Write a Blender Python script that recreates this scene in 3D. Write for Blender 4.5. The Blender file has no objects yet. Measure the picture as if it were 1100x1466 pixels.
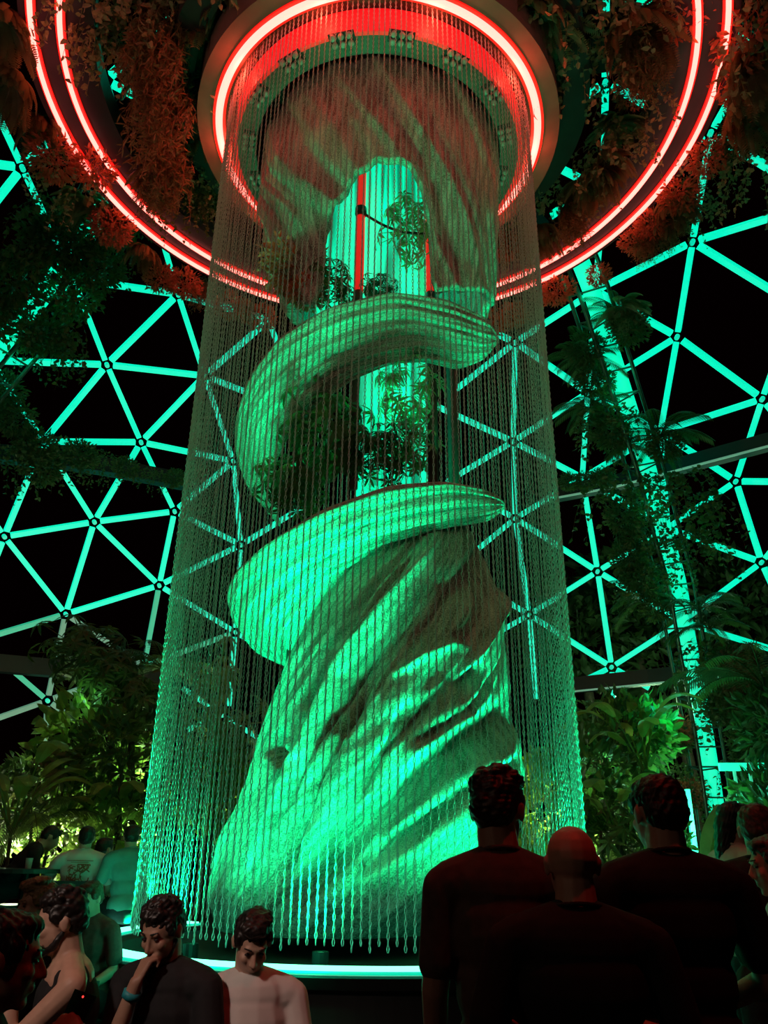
import bpy, bmesh, math, random
import numpy as np
from mathutils import Vector, Matrix
random.seed(7); RNG = np.random.default_rng(7)
S = bpy.context.scene
COL = S.collection
PI = math.pi

# ------------------------------------------------------------------ camera
CAMZ = 1.5
F, PT, RL = 1154.36, 0.4056, 0.0125
cp, sp, cr, sr = math.cos(PT), math.sin(PT), math.cos(RL), math.sin(RL)
cam = bpy.data.objects.new('camera', bpy.data.cameras.new('camera')); COL.objects.link(cam)
cam.data.sensor_fit = 'VERTICAL'; cam.data.sensor_height = 36.0
cam.data.lens = F / 1466 * 36.0
cam.data.clip_end = 200
cam.matrix_world = Matrix(((cr, -sr, 0, 0), (-sr * sp, -cr * sp, -cp, 0), (sr * cp, cr * cp, -sp, CAMZ), (0, 0, 0, 1)))
S.camera = cam
# ------------------------------------------------------------------ view and world
S.view_settings.view_transform = 'Standard'; S.view_settings.look = 'None'
S.view_settings.gamma = 1.0; S.view_settings.use_curve_mapping = False
S.view_settings.exposure = 0.0
try:
    S.cycles.max_bounces = 5; S.cycles.diffuse_bounces = 2; S.cycles.glossy_bounces = 2
    S.cycles.transparent_max_bounces = 4; S.cycles.sample_clamp_indirect = 2.0; S.cycles.caustics_reflective = False
    S.cycles.use_denoising = True
except Exception:
    pass
W = bpy.data.worlds.new('night'); S.world = W; W.use_nodes = True
bg = W.node_tree.nodes['Background']; bg.inputs[0].default_value = (0.6, 0.05, 0.1, 1); bg.inputs[1].default_value = 0.0012

AXX, AXY = -0.145, 8.5            # axis of the round installation
H1 = 9.314 + CAMZ; R1 = 2.234     # small red ring
H2 = 9.957 + CAMZ; RI, RO = 4.374, 4.733   # great double ring
RC = 2.10                         # chain curtain
RB, HB = 2.528, 1.5 - 0.6657      # lit counter ring
GREEN = (0.0, 1.0, 0.33); RED = (1.0, 0.03, 0.02)

def light(kind, name, loc, energy, color, size=0.1, target=None, spot=None, blend=0.5):
    l = bpy.data.lights.new(name, kind); l.energy = energy; l.color = color
    if kind == 'AREA': l.size = size
    else: l.shadow_soft_size = size
    if spot: l.spot_size = spot; l.spot_blend = blend
    o = bpy.data.objects.new(name, l); COL.objects.link(o); o.location = loc
    if target is not None:
        o.rotation_euler = (Vector(target) - Vector(loc)).to_track_quat('-Z', 'Y').to_euler()
    return o

def axis(r, deg, z):              # deg 0 = towards camera, + = right
    a = math.radians(deg)
    return Vector((AXX + r * math.sin(a), AXY - r * math.cos(a), z))

# uplights round the foot of the sculpture
for d in (-78, -42, -8, 24, 52, 80):
    light('SPOT', 'uplight_beam', axis(2.0, d, 0.90), 80, GREEN, 0.28, axis(0.9, d, 2.8), math.radians(62), 1.0)
    light('SPOT', 'counter_beam', axis(2.48, d, 0.90), 400, GREEN, 0.12, axis(0.7, d, 2.6), math.radians(66), 1.0)
for d in (115, 150, 190, 230):
    light('SPOT', 'uplight_beam', axis(1.95, d, 0.90), 150, GREEN, 0.2, axis(0.9, d, 3.4), math.radians(60), 1.0)
# throws to the spiral ledges
light('SPOT', 'ledge_beam', axis(1.98, -62, 0.92), 1250, GREEN, 0.15, axis(1.2, -50, 4.0), math.radians(32), 0.9)
light('SPOT', 'ledge_beam', axis(2.0, -25, 0.92), 1250, GREEN, 0.15, axis(1.1, -20, 4.2), math.radians(31), 0.9)
light('SPOT', 'ledge_beam', axis(2.0, 15, 0.92), 1100, GREEN, 0.15, axis(1.15, 12, 4.4), math.radians(31), 0.9)
light('SPOT', 'ledge_beam', axis(2.0, 60, 0.92), 900, GREEN, 0.15, axis(1.1, 45, 4.6), math.radians(29), 0.9)
light('SPOT', 'ledge_beam', axis(0.9, -70, 5.5), 12, (0, 1, .3), 0.1, axis(1.2, -20, 7.2), math.radians(120), 0.9)
light('SPOT', 'ledge_beam', axis(1.1, 60, 5.6), 12, (0, 1, .3), 0.1, axis(1.1, 40, 7.4), math.radians(120), 0.9)
light('SPOT', 'ledge_beam', axis(0.9, 160, 5.3), 20, (0, 1, .3), 0.1, axis(0.5, 160, 8.2), math.radians(90), 0.9)
# added spots without fixtures just outside the curtain, brightening the chains
for d in (-112, -98, -84, -70, -54, 54, 70, 84, 98, 112, 150, 200):
    light('SPOT', 'curtain_wash', axis(2.34, d, 0.86), 280, (0, 1, .34), 0.06, axis(1.75, d, 2.6), math.radians(48), 1.0)
for d in (-104, -88, -72, 72, 88, 104):
    light('SPOT', 'curtain_wash', axis(2.34, d, 0.86), 900, (0, 1, .34), 0.06, axis(1.8, d, 5.0), math.radians(17), 1.0)
for d in (-62, -44, -26, -8, 40, 75):
    light('POINT', 'ring_glow', axis(2.62, d, 0.93), 7, (0, 1, .45), 0.08)
# red glow under the canopy slot
for k in range(10):
    light('POINT', 'canopy_glow', axis(2.17, k * 36 + 18, H1 - 0.12), 15, (1.0, .06, .03), 0.08)
# added warm fill lights without fixtures, out of view, for guests and ring plants
light('SPOT', 'warm_fill', (-2.7, 0.5, 3.9), 230, (1.0, 0.74, 0.62), 0.15, (-0.85, 3.95, 1.0), math.radians(24), 0.8)
light('AREA', 'warm_fill', (-4.5, -1.0, 4.5), 10, (1.0, 0.62, 0.42), 1.2, (-1.2, 3.2, 1.0))
light('AREA', 'warm_fill', (3.5, 1.0, 7.0), 38, (1.0, 0.66, 0.46), 1.5, (1.5, 8.5, 11.5))
light('AREA', 'warm_fill', (-5.5, 2.0, 7.0), 38, (1.0, 0.66, 0.46), 1.5, (-2.5, 8.5, 11.5))
light('SPOT', 'red_fill', (1.2, 1.7, 6.0), 85, RED, 0.1, (0.9, 2.8, 1.7), math.radians(50), 0.6)  # added red fill out of view, tinting the standing men's heads

# ------------------------------------------------------------------ un-projection helpers
def ray(px, py):
    x = px - 550.0; y = 733.0 - py
    x, y = cr * x - sr * y, sr * x + cr * y
    return Vector((x, F * cp - y * sp, F * sp + y * cp)).normalized()
def P(px, py, Y):
    d = ray(px, py); return Vector((0, 0, CAMZ)) + d * (Y / d.y)
def PZ(px, py, z):
    d = ray(px, py); return Vector((0, 0, CAMZ)) + d * ((z - CAMZ) / d.z)
DC = Vector((AXX, AXY, 0))
def PS(px, py, R):                # far hit on a dome sphere about the axis foot
    d = ray(px, py); o = Vector((0, 0, CAMZ)) - DC
    b = o.dot(d); c = o.dot(o) - R * R
    return Vector((0, 0, CAMZ)) + d * (-b + math.sqrt(b * b - c))
def PD(px, py, dist):
    return Vector((0, 0, CAMZ)) + ray(px, py) * dist

# ------------------------------------------------------------------ materials
def mat(name, color, rough=0.6, metal=0.0, emit=None, estr=1.0, noise=None, bump=None, alpha=None):
    m = bpy.data.materials.new(name); m.use_nodes = True
    nt = m.node_tree; b = nt.nodes['Principled BSDF']
    b.inputs['Base Color'].default_value = (*color, 1); b.inputs['Roughness'].default_value = rough
    b.inputs['Metallic'].default_value = metal
    tc = nt.nodes.new('ShaderNodeTexCoord')
    if noise:
        n = nt.nodes.new('ShaderNodeTexNoise'); n.inputs['Scale'].default_value = noise[0]; n.inputs['Detail'].default_value = 4
        nt.links.new(tc.outputs['Object'], n.inputs['Vector'])
        r = nt.nodes.new('ShaderNodeValToRGB'); nt.links.new(n.outputs['Fac'], r.inputs[0])
        r.color_ramp.elements[0].position = 0.35; r.color_ramp.elements[1].position = 0.65
        r.color_ramp.elements[0].color = (*[c * noise[1] for c in color], 1)
        r.color_ramp.elements[1].color = (*color, 1)
        nt.links.new(r.outputs[0], b.inputs['Base Color'])
    if bump:
        n2 = nt.nodes.new('ShaderNodeTexNoise'); n2.inputs['Scale'].default_value = bump[0]
        nt.links.new(tc.outputs['Object'], n2.inputs['Vector'])
        bp = nt.nodes.new('ShaderNodeBump'); bp.inputs['Strength'].default_value = bump[1]
        nt.links.new(n2.outputs['Fac'], bp.inputs['Height']); nt.links.new(bp.outputs[0], b.inputs['Normal'])
    if emit:
        b.inputs['Emission Color'].default_value = (*emit, 1); b.inputs['Emission Strength'].default_value = estr
    return m

M = {}
M['floor'] = mat('dark_floor', (0.03, 0.03, 0.032), 0.45, noise=(2, .6))
M['black'] = mat('black_paint', (0.012, 0.012, 0.012), 0.5, noise=(3, .7))
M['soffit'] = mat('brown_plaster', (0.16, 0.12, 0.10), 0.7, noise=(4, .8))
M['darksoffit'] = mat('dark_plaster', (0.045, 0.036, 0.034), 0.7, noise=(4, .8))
M['redlitrail'] = mat('red_lit_rail', (0.75, 0.06, 0.05), 0.5, emit=(0.62, 0.0, 0.006), estr=1.0)  # red light of the neon put into the rail's colour and emission
M['violet'] = mat('ring_panel', (0.085, 0.06, 0.085), 0.35, noise=(1.3, .6))
M['neon'] = mat('red_neon', (0.9, 0.2, 0.2), 0.4, emit=(3.2, 0.62, 0.50), estr=1.25)
M['neonhalo'] = mat('red_neon_halo', (0.6, 0.02, 0.01), 0.5, emit=(1.0, 0.008, 0.006), estr=1.0)  # red halo round the neon, painted as an emissive channel
M['ledring'] = mat('green_led_band', (0.1, 0.9, 0.6), 0.4, emit=(0.40, 2.3, 1.35), estr=1.3)
M['ledline'] = mat('green_led_line', (0.1, 0.9, 0.6), 0.4, emit=(0.0, 0.75, 0.45), estr=1.0)
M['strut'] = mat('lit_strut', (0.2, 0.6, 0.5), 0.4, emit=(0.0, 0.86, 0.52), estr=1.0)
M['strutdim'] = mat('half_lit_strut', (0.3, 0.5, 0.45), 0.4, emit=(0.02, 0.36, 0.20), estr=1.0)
M['strutgrey'] = mat('grey_strut', (0.4, 0.5, 0.45), 0.4, emit=(0.08, 0.19, 0.13), estr=1.0)  # unlit struts and girder edges; faint light put into emission
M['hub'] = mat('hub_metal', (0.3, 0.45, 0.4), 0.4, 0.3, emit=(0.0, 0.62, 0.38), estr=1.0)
M['tube'] = mat('lit_tube', (0.3, 0.8, 0.6), 0.4, emit=(0.0, 0.92, 0.50), estr=1.0)  # rib tubes and screen rail lit green; light put into emission
M['steel'] = mat('green_steel', (0.10, 0.20, 0.15), 0.35, 0.6, noise=(5, .6))
M['post'] = mat('dark_post', (0.10, 0.05, 0.04), 0.45, 0.2, noise=(5, .6))
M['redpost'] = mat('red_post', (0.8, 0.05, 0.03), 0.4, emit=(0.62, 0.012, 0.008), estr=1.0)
M['wood'] = mat('dark_wood', (0.05, 0.03, 0.02), 0.5, noise=(5, .5))
M['lens'] = mat('lamp_lens', (0.1, 0.9, 0.6), 0.3, emit=(0.05, 1.0, 0.35), estr=1.2)
M['bulb'] = mat('unlit_bulb', (0.55, 0.5, 0.48), 0.25, noise=(30, .8))
M['chain'] = mat('chain_metal', (0.60, 0.58, 0.56), 0.45, 0.3, noise=(60, .8))
M['glass'] = mat('phone_glass', (0.01, 0.01, 0.012), 0.1)
M['redled'] = mat('red_led', (1, .05, .05), 0.3, emit=(1, .05, .04), estr=1.5)
M['flood'] = mat('flood_face', (0.1, 0.6, 0.4), 0.3, emit=(0.0, 0.32, 0.17), estr=1.0)

def leafmat(name, c, rough=0.45, trans=0.35):
    m = mat(name, c, rough, noise=(7, .45)); b = m.node_tree.nodes['Principled BSDF']
    b.inputs['Specular IOR Level'].default_value = 0.4
    nt = m.node_tree; t = nt.nodes.new('ShaderNodeBsdfTranslucent'); mx = nt.nodes.new('ShaderNodeMixShader'); mx.inputs[0].default_value = trans
    out = [n for n in nt.nodes if n.type == 'OUTPUT_MATERIAL'][0]; t.inputs[0].default_value = (min(1, c[0] * 2.2), min(1, c[1] * 2.2), c[2] * 1.2, 1)
    nt.links.new(b.outputs[0], mx.inputs[1]); nt.links.new(t.outputs[0], mx.inputs[2]); nt.links.new(mx.outputs[0], out.inputs[0])
    return m
M['leaf'] = leafmat('green_leaf', (0.20, 0.32, 0.09))
M['leafdark'] = leafmat('dark_leaf', (0.07, 0.12, 0.045))
M['leafbrown'] = leafmat('brown_fern', (0.22, 0.15, 0.085))
M['leafgrey'] = leafmat('grey_leaf', (0.26, 0.27, 0.17))
M['leafredlit'] = leafmat('red_lit_leaf', (0.50, 0.14, 0.09))  # red neon light put into the leaf colour
M['leafpale'] = leafmat('pale_leaf', (0.55, 0.62, 0.35))
M['bark'] = mat('bark', (0.12, 0.08, 0.05), 0.8, noise=(8, .5))
M['skin'] = mat('skin', (0.62, 0.36, 0.26), 0.5, noise=(20, .9))
M['skin2'] = mat('skin_tan', (0.46, 0.26, 0.18), 0.5, noise=(20, .9))
M['hair'] = mat('dark_hair', (0.02, 0.014, 0.012), 0.45, noise=(90, .4), bump=(160, .8))
M['hairb'] = mat('brown_hair', (0.10, 0.06, 0.035), 0.45, noise=(90, .4), bump=(160, .8))
M['hairf'] = mat('fair_hair', (0.35, 0.24, 0.12), 0.45, noise=(90, .5), bump=(160, .8))
M['tblack'] = mat('black_cloth', (0.014, 0.014, 0.016), 0.85, noise=(30, .7), bump=(14, .4))
M['tgrey'] = mat('charcoal_cloth', (0.13, 0.075, 0.065), 0.85, noise=(30, .7), bump=(14, .4))
M['twhite'] = mat('white_cloth', (0.78, 0.72, 0.68), 0.8, noise=(9, .9), bump=(12, .5))
M['tpink'] = mat('pale_pink_cloth', (0.72, 0.52, 0.44), 0.8, noise=(9, .9), bump=(12, .5))
M['tpeach'] = mat('peach_cloth', (0.70, 0.30, 0.18), 0.8, noise=(9, .9))
M['tteal'] = mat('teal_cloth', (0.10, 0.35, 0.33), 0.8, noise=(9, .8))
M['denim'] = mat('dark_trousers', (0.02, 0.022, 0.03), 0.85, noise=(30, .7))
M['band'] = mat('teal_wristband', (0.03, 0.35, 0.40), 0.5, noise=(30, .8))
M['print'] = mat('rust_print', (0.35, 0.10, 0.05), 0.8, noise=(20, .8))
M['eye'] = mat('eye_dark', (0.03, 0.02, 0.02), 0.2)
M['shoe'] = mat('black_shoe', (0.02, 0.02, 0.02), 0.5)

# woven fibre of the sculpture: strands run along the length (UV y), with a fine mesh of dark gaps
def fibre(name, c1, c2):
    m = bpy.data.materials.new(name); m.use_nodes = True; nt = m.node_tree; N = nt.nodes; L = nt.links
    b = N['Principled BSDF']; b.inputs['Roughness'].default_value = 0.75
    uv = N.new('ShaderNodeUVMap'); mp = N.new('ShaderNodeMapping'); mp.inputs['Scale'].default_value = (46, 2.6, 1)
    L.new(uv.outputs[0], mp.inputs[0])
    n = N.new('ShaderNodeTexNoise'); n.inputs['Scale'].default_value = 1.0; n.inputs['Detail'].default_value = 5
    L.new(mp.outputs[0], n.inputs['Vector'])
    tc = N.new('ShaderNodeTexCoord'); n2 = N.new('ShaderNodeTexNoise'); n2.inputs['Scale'].default_value = 70; n2.inputs['Detail'].default_value = 2
    L.new(tc.outputs['Object'], n2.inputs['Vector'])
    mx = N.new('ShaderNodeMix'); mx.data_type = 'FLOAT'; mx.inputs[0].default_value = 0.5
    L.new(n.outputs['Fac'], mx.inputs[2]); L.new(n2.outputs['Fac'], mx.inputs[3])
    r = N.new('ShaderNodeValToRGB'); L.new(mx.outputs[0], r.inputs[0])
    r.color_ramp.elements[0].position = 0.40; r.color_ramp.elements[1].position = 0.60
    r.color_ramp.elements[0].color = (*c1, 1); r.color_ramp.elements[1].color = (*c2, 1)
    L.new(r.outputs[0], b.inputs['Base Color'])
    bp = N.new('ShaderNodeBump'); bp.inputs['Strength'].default_value = 0.4; bp.inputs['Distance'].default_value = 0.03
    L.new(mx.outputs[0], bp.inputs['Height']); L.new(bp.outputs[0], b.inputs['Normal'])
    return m
M['fibre'] = fibre('woven_fibre', (0.16, 0.12, 0.10), (0.70, 0.56, 0.50))

# drum with hanging folds; green backlight and fold shading put into its emission
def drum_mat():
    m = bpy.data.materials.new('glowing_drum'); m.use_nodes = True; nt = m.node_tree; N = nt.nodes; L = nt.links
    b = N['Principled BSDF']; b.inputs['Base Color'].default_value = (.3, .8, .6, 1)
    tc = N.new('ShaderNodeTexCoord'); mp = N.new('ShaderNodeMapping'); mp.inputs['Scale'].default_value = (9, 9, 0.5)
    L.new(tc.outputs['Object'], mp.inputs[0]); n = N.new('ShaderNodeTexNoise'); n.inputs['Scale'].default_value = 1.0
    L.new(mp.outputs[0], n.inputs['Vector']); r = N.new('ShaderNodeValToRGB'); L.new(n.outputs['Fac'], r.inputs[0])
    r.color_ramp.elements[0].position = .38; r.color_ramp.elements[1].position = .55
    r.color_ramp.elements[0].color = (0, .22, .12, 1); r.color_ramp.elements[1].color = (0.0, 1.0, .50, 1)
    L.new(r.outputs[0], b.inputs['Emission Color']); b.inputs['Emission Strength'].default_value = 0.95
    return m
M['drum'] = drum_mat()

# ------------------------------------------------------------------ object helpers
def tag(o, label, cat, group=None, kind=None):
    if label: o['label'] = label
    if cat: o['category'] = cat
    if group: o['group'] = group
    if kind: o['kind'] = kind
    return o
def empty(name, loc=(0, 0, 0), rz=0.0):
    o = bpy.data.objects.new(name, None); COL.objects.link(o); o.location = loc; o.rotation_euler = (0, 0, rz)
    o.empty_display_size = 0.1
    return o
def meshobj(name, V, Fc, m, parent=None, smooth=False, world=True):
    """V world coordinates when world=True and parent given as an unrotated / rotated empty."""
    me = bpy.data.meshes.new(name)
    V = np.asarray(V, float)
    if parent is not None and world:
        inv = np.array(parent_matrix(parent).inverted())
        V = V @ inv[:3, :3].T + inv[:3, 3]
    off = None
    if parent is None:
        off = np.array([V[:, 0].mean(), V[:, 1].mean(), V[:, 2].min()]); V = V - off
    me.from_pydata(V.tolist(), [], Fc if isinstance(Fc, list) else Fc.tolist())
    if smooth: me.shade_smooth()
    me.materials.append(m); me.update()
    o = bpy.data.objects.new(name, me); COL.objects.link(o)
    if parent is not None: o.parent = parent
    else: o.location = off
    return o
def parent_matrix(p):
    mtx = Matrix.LocRotScale(p.location, p.rotation_euler, p.scale)
    return parent_matrix(p.parent) @ mtx if p.parent else mtx
def copy_tree(o, parent=None):
    c = o.copy(); COL.objects.link(c)
    if parent is not None: c.parent = parent
    for ch in o.children: copy_tree(ch, c)
    return c

class MB:                          # collects shapes of one part
    def __init__(s): s.V = []; s.F = []; s.n = 0
    def add(s, V, Fc):
        V = np.asarray(V, float); s.V.append(V)
        s.F += [tuple(int(i) + s.n for i in f) for f in Fc]; s.n += len(V)
    def build(s, name, m, parent=None, smooth=False):
        return meshobj(name, np.concatenate(s.V), s.F, m, parent, smooth)
    def box(s, c, size, R=None):
        V = np.array([[x, y, z] for x in (-.5, .5) for y in (-.5, .5) for z in (-.5, .5)]) * np.array(size)
        if R is not None: V = V @ np.array(R).T
        s.add(V + np.array(c), [(0, 1, 3, 2), (4, 6, 7, 5), (0, 4, 5, 1), (2, 3, 7, 6), (0, 2, 6, 4), (1, 5, 7, 3)])
    def tube(s, pts, r, n=8, closed=False, caps=True, flat=None):
        pts = [Vector(p) for p in pts]; k = len(pts)
        rs = r if hasattr(r, '__len__') else [r] * k
        V = []; up = None
        for i, p in enumerate(pts):
            a = pts[(i - 1) % k] if (closed or i > 0) else p
            b = pts[(i + 1) % k] if (closed or i < k - 1) else p
            t = (b - a).normalized()
            if up is None:
                up = Vector((0, 0, 1)) if abs(t.z) < .9 else Vector((0, 1, 0))
            sx = t.cross(up).normalized(); sy = sx.cross(t).normalized()
            if not closed: up = sy
            for j in range(n):
                q = 2 * PI * j / n
                V.append(p + sx * (math.cos(q) * rs[i]) + sy * (math.sin(q) * rs[i] * (flat or 1)))
        Fc = []
        for i in range(k if closed else k - 1):
            for j in range(n):
                Fc.append((i * n + j, i * n + (j + 1) % n, ((i + 1) % k) * n + (j + 1) % n, ((i + 1) % k) * n + j))
        if not closed and caps:
            Fc.append(tuple(range(n))[::-1]); Fc.append(tuple((k - 1) * n + j for j in range(n)))
        s.add([list(v) for v in V], Fc)
    def bar(s, a, b, w, h, up=(0, 0, 1)):   # rectangular bar
        a = Vector(a); b = Vector(b); t = (b - a).normalized(); u = Vector(up)
        sx = t.cross(u).normalized(); sy = sx.cross(t)
        V = [p + sx * (w / 2 * i) + sy * (h / 2 * j) for p in (a, b) for i, j in ((-1, -1), (1, -1), (1, 1), (-1, 1))]
        s.add([list(v) for v in V], [(0, 1, 2, 3), (7, 6, 5, 4), (0, 4, 5, 1), (1, 5, 6, 2), (2, 6, 7, 3), (3, 7, 4, 0)])
    def lathe(s, prof, n=96, c=(AXX, AXY), a0=0, a1=2 * PI, close_prof=True):
        k = len(prof); full = abs(a1 - a0 - 2 * PI) < 1e-6; m_ = n if full else n + 1
        V = []
        for i in range(m_):
            a = a0 + (a1 - a0) * i / n
            for r, z in prof: V.append((c[0] + r * math.sin(a), c[1] - r * math.cos(a), z))
        Fc = []
        for i in range(n):
            i2 = (i + 1) % m_
            for j in range(k if close_prof else k - 1):
                j2 = (j + 1) % k
                Fc.append((i * k + j, i2 * k + j, i2 * k + j2, i * k + j2))
        s.add(V, Fc)
def circle(r, z, n=128, c=(AXX, AXY)):
    return [(c[0] + r * math.sin(2 * PI * i / n), c[1] - r * math.cos(2 * PI * i / n), z) for i in range(n)]

# ------------------------------------------------------------------ setting
b = MB(); b.lathe([(0.01, 0), (24, 0), (24, -.2), (.01, -.2)], 64); o = b.build('floor', M['floor']); o['kind'] = 'structure'

# dome lattice ------------------------------------------------------
RD = 16.5
nodes = dict(a=(32, 240), b=(151, 115), c=(255, 421), d=(153, 522), e=(202, 633), f=(293, 538), g=(334, 660), h=(250, 732),
    i=(135, 747), j=(6, 768), k=(94, 879), l=(228, 838), m=(345, 780), n=(337, 905), o=(68, 1003), p=(385, 458), q=(318, 1024),
    r=(62, 632), t=(105, 399), u=(-12, 516), v=(206, 954),
    A=(992, 346), B=(970, 482), C=(867, 118), D=(1092, 571), E=(1054, 689), G=(1091, 805), F=(856, 818), H=(876, 955), I=(735, 632),
    J=(738, 490), K=(738, 742), L=(758, 880), M_=(834, 684), O=(946, 618), P_=(842, 562), Q=(865, 273), S_=(956, 756), T=(977, 890),
    W_=(853, 416), X=(1018, 190))
offn = {'a1': (-40, 85), 'a3': (-70, 226), 'a4': (-45, 338), 'a2': (115, 155), 'b1': (100, -30), 'b2': (245, 28), 'b3': (40, 72),
    'b4': (246, 165), 'b5': (195, 248), 'c1': (230, 335), 'j1': (-40, 700), 'j2': (-30, 860), 'k1': (-60, 925), 'o1': (-5, 940),
    'o2': (-60, 1048), 'o3': (115, 1036), 'o4': (64, 1080), 'p1': (400, 500), 'f1': (395, 578), 'm1': (440, 722), 'n1': (440, 965),
    'n2': (328, 1010), 'q1': (262, 985), 'q2': (268, 1045), 'q3': (400, 1075), 'A1': (1135, 302), 'A2': (1145, 440), 'C1': (868, -60),
    'C3': (965, 170), 'D1': (1135, 450), 'D2': (1150, 640), 'E1': (1160, 690), 'G1': (1140, 745), 'G2': (1130, 890),
    'T1': (1130, 937), 'H1': (830, 977), 'H2': (882, 1050), 'H3': (930, 985), 'I1': (622, 580), 'I2': (640, 690), 'J1': (640, 568),
    'J2': (640, 445), 'K1': (670, 798), 'K2': (640, 690), 'L1': (660, 822), 'L2': (680, 925), 'L3': (768, 1000), 'X1': (1130, 258), 'X2': (1075, 90),
    'Q1': (760, 345), 'Q2': (790, 235), 'C2': (775, 182)}
edges = '''a-a1 a-a2 a-a3 a-a4 a-t b-b1 b-b2 b-b3 b-a2 b-b4 b-b5 t-c t-d t-u d-c d-f d-e d-r d-u u-r r-e r-j r-i e-f e-h e-g e-i f-c f-g f-f1 f-p c-p c-c1
 h-i h-l h-m h-g i-j i-k i-l j-k j-j1 j-j2 k-l k-k1 k-o k-v l-v n-v o-o1 o-o2 o-v o-o3 o-o4 m-g m-l m-m1 m-n l-n n-n1 n-n2 q-q1 q-q2 q-q3 p-p1
 A-A1 A-A2 A-B A-W_ A-X X-X1 X-Q X-X2 B-W_ B-P_ B-O B-D D-O D-D1 D-D2 D-E E-E1 E-G E-O E-S_ G-S_ G-T G-G1 G-G2 O-S_ O-M_ O-P_ W_-J W_-P_ W_-Q Q-Q1 Q-Q2 C-Q C-C1 C-C2 C-C3
 M_-P_ M_-I M_-K M_-F M_-S_ P_-J P_-I F-K F-L F-H F-S_ F-T T-T1 T-H T-S_ H-L H-H1 H-H2 H-H3 J-I J-J1 J-J2 I-I1 I-I2 I-K K-K1 K-K2 K-L L-L1 L-L2 L-L3'''.split()
pos = {k: PS(*v, RD) for k, v in {**nodes, **offn}.items()}
dome = empty('wall_dome', (AXX, AXY, 0)); dome['kind'] = 'structure'
dome['label'] = 'geodesic dome lattice of glowing turquoise struts meeting at star hubs'
for e in edges:
    a, c = e.split('-'); pa, pb = pos[a], pos[c]; t = (pb - pa).normalized(); mid = (pa + pb) / 2
    nrm = (DC - mid).normalized()
    ga = 0.15 if a in nodes else 0; gb = 0.15 if c in nodes else 0
    mb = MB(); mb.bar(pa + t * ga, pb - t * gb, 0.125, 0.14, nrm)
    low = a in ('o',) or e in ('k-o', 'l-v', 'n-v', 'k-v', 'k-k1')
    grey = e in ('o-o2', 'o-v', 'o-o4', 'o-o3', 'k-v', 'k-o')
    mb.build('strut', M['strutgrey'] if grey else M['strutdim'] if low else M['strut'], dome)
for k in nodes:
    mb = MB(); nrm = (DC - pos[k]).normalized(); mb.tube([pos[k] - nrm * .05, pos[k] + nrm * .10], 0.055, 8)
    mb.build('hub', M['hub'], dome)

# horizontal ring girders of the dome
def girder(pxs, R, h, w, label, edge=True):
    pts = [PS(x, y, R) for x, y in pxs]
    g = empty('ring_girder', (sum((p for p in pts), Vector()) / len(pts))); tag(g, label, 'girder')
    mb = MB()
    for p, q in zip(pts, pts[1:]): mb.bar(p, q, w, h)
    mb.build('beam', M['black'], g)
    if edge:
        mb = MB()
        for p, q in zip(pts, pts[1:]):
            n = (DC - p); n.z = 0; n.normalize(); dz = Vector((0, 0, -h / 2)); mb.bar(p + dz + n * (w / 2), q + dz + n * (w / 2), 0.05, 0.04)
        mb.build('lit_edge', M['strutgrey'], g)  # lit lower edge of the girder, painted as a glowing strip
    return g
girder([(-60, 645), (60, 655), (150, 668), (265, 690)], 15.6, .38, .3, 'dark vine-covered dome girder left of the chain curtain', False)
girder([(795, 708), (880, 692), (970, 668), (1130, 625)], 15.6, .34, .3, 'dark upper dome girder crossing behind the right rib')
girder([(-60, 945), (90, 958), (240, 975)], 15.6, .42, .3, 'dark low dome girder behind the plants at left', False)
girder([(815, 982), (930, 970), (1130, 950)], 15.6, .38, .3, 'dark low dome girder above the plants at right')

# dome rib trusses --------------------------------------------------
def rib(pxs, R, label, wtube=0.19, sep=0.45, cut=None, rungs=24):
    # smooth curve on the dome
    ctrl = [PS(x, y, R) for x, y in pxs]
    pts = []
    for i in range(len(ctrl) - 1):
        for k in range(10): pts.append(ctrl[i].lerp(ctrl[i + 1], k / 10))
    pts.append(ctrl[-1])
    for _ in range(6): pts = [pts[0]] + [(pts[i - 1] + pts[i] * 2 + pts[i + 1]) / 4 for i in range(1, len(pts) - 1)] + [pts[-1]]
    root = empty('rib_truss', pts[0]); tag(root, label, 'truss')
    side = []
    for i, p in enumerate(pts):
        t = (pts[min(i + 1, len(pts) - 1)] - pts[max(i - 1, 0)]).normalized(); n = (DC - p).normalized()
        side.append((t.cross(n).normalized(), n))
    mb = MB(); mb.tube(pts, wtube, 10); mb.build('uplit_tube', M['tube'], root, True)  # uplit steel tube, the light on it put into emission
    ch = []
    for s_, d_ in ((-1, .0), (1, .0), (0.12, .5)):
        c = [p + sd * (sep * s_) + n * (0.25 + d_) for p, (sd, n) in zip(pts, side)]; ch.append(c)
        mb = MB(); mb.tube(c, .045, 8); mb.build('chord', M['steel'], root, True)
    tot = len(pts) - 1
    for k in range(rungs):
        f = (k + .5) / rungs * tot; i = int(f); u = f - i
        L_ = [c[i].lerp(c[i + 1], u) for c in ch]
        mb = MB(); mb.tube([L_[0], L_[1]], .022, 6)
        if k % 3 == 0: mb.tube([L_[0], L_[2]], .02, 6); mb.tube([L_[1], L_[2]], .02, 6)
        mb.build('rung', M['steel'], root)
    return pts
ribR = rib([(800, 300), (844, 405), (874, 500), (900, 582), (926, 662), (950, 756), (971, 830), (983, 903), (1007, 1033), (1017, 1095), (1034, 1215)], 14.6, 'tall lit rib truss hung with plants right of the chain curtain', sep=.42)
ribL = rib([(265, 75), (205, 175), (150, 300), (75, 405), (5, 490), (-90, 600)], 14.6, 'lit rib truss with plants at upper left behind the great ring', sep=.62, rungs=18)
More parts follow.
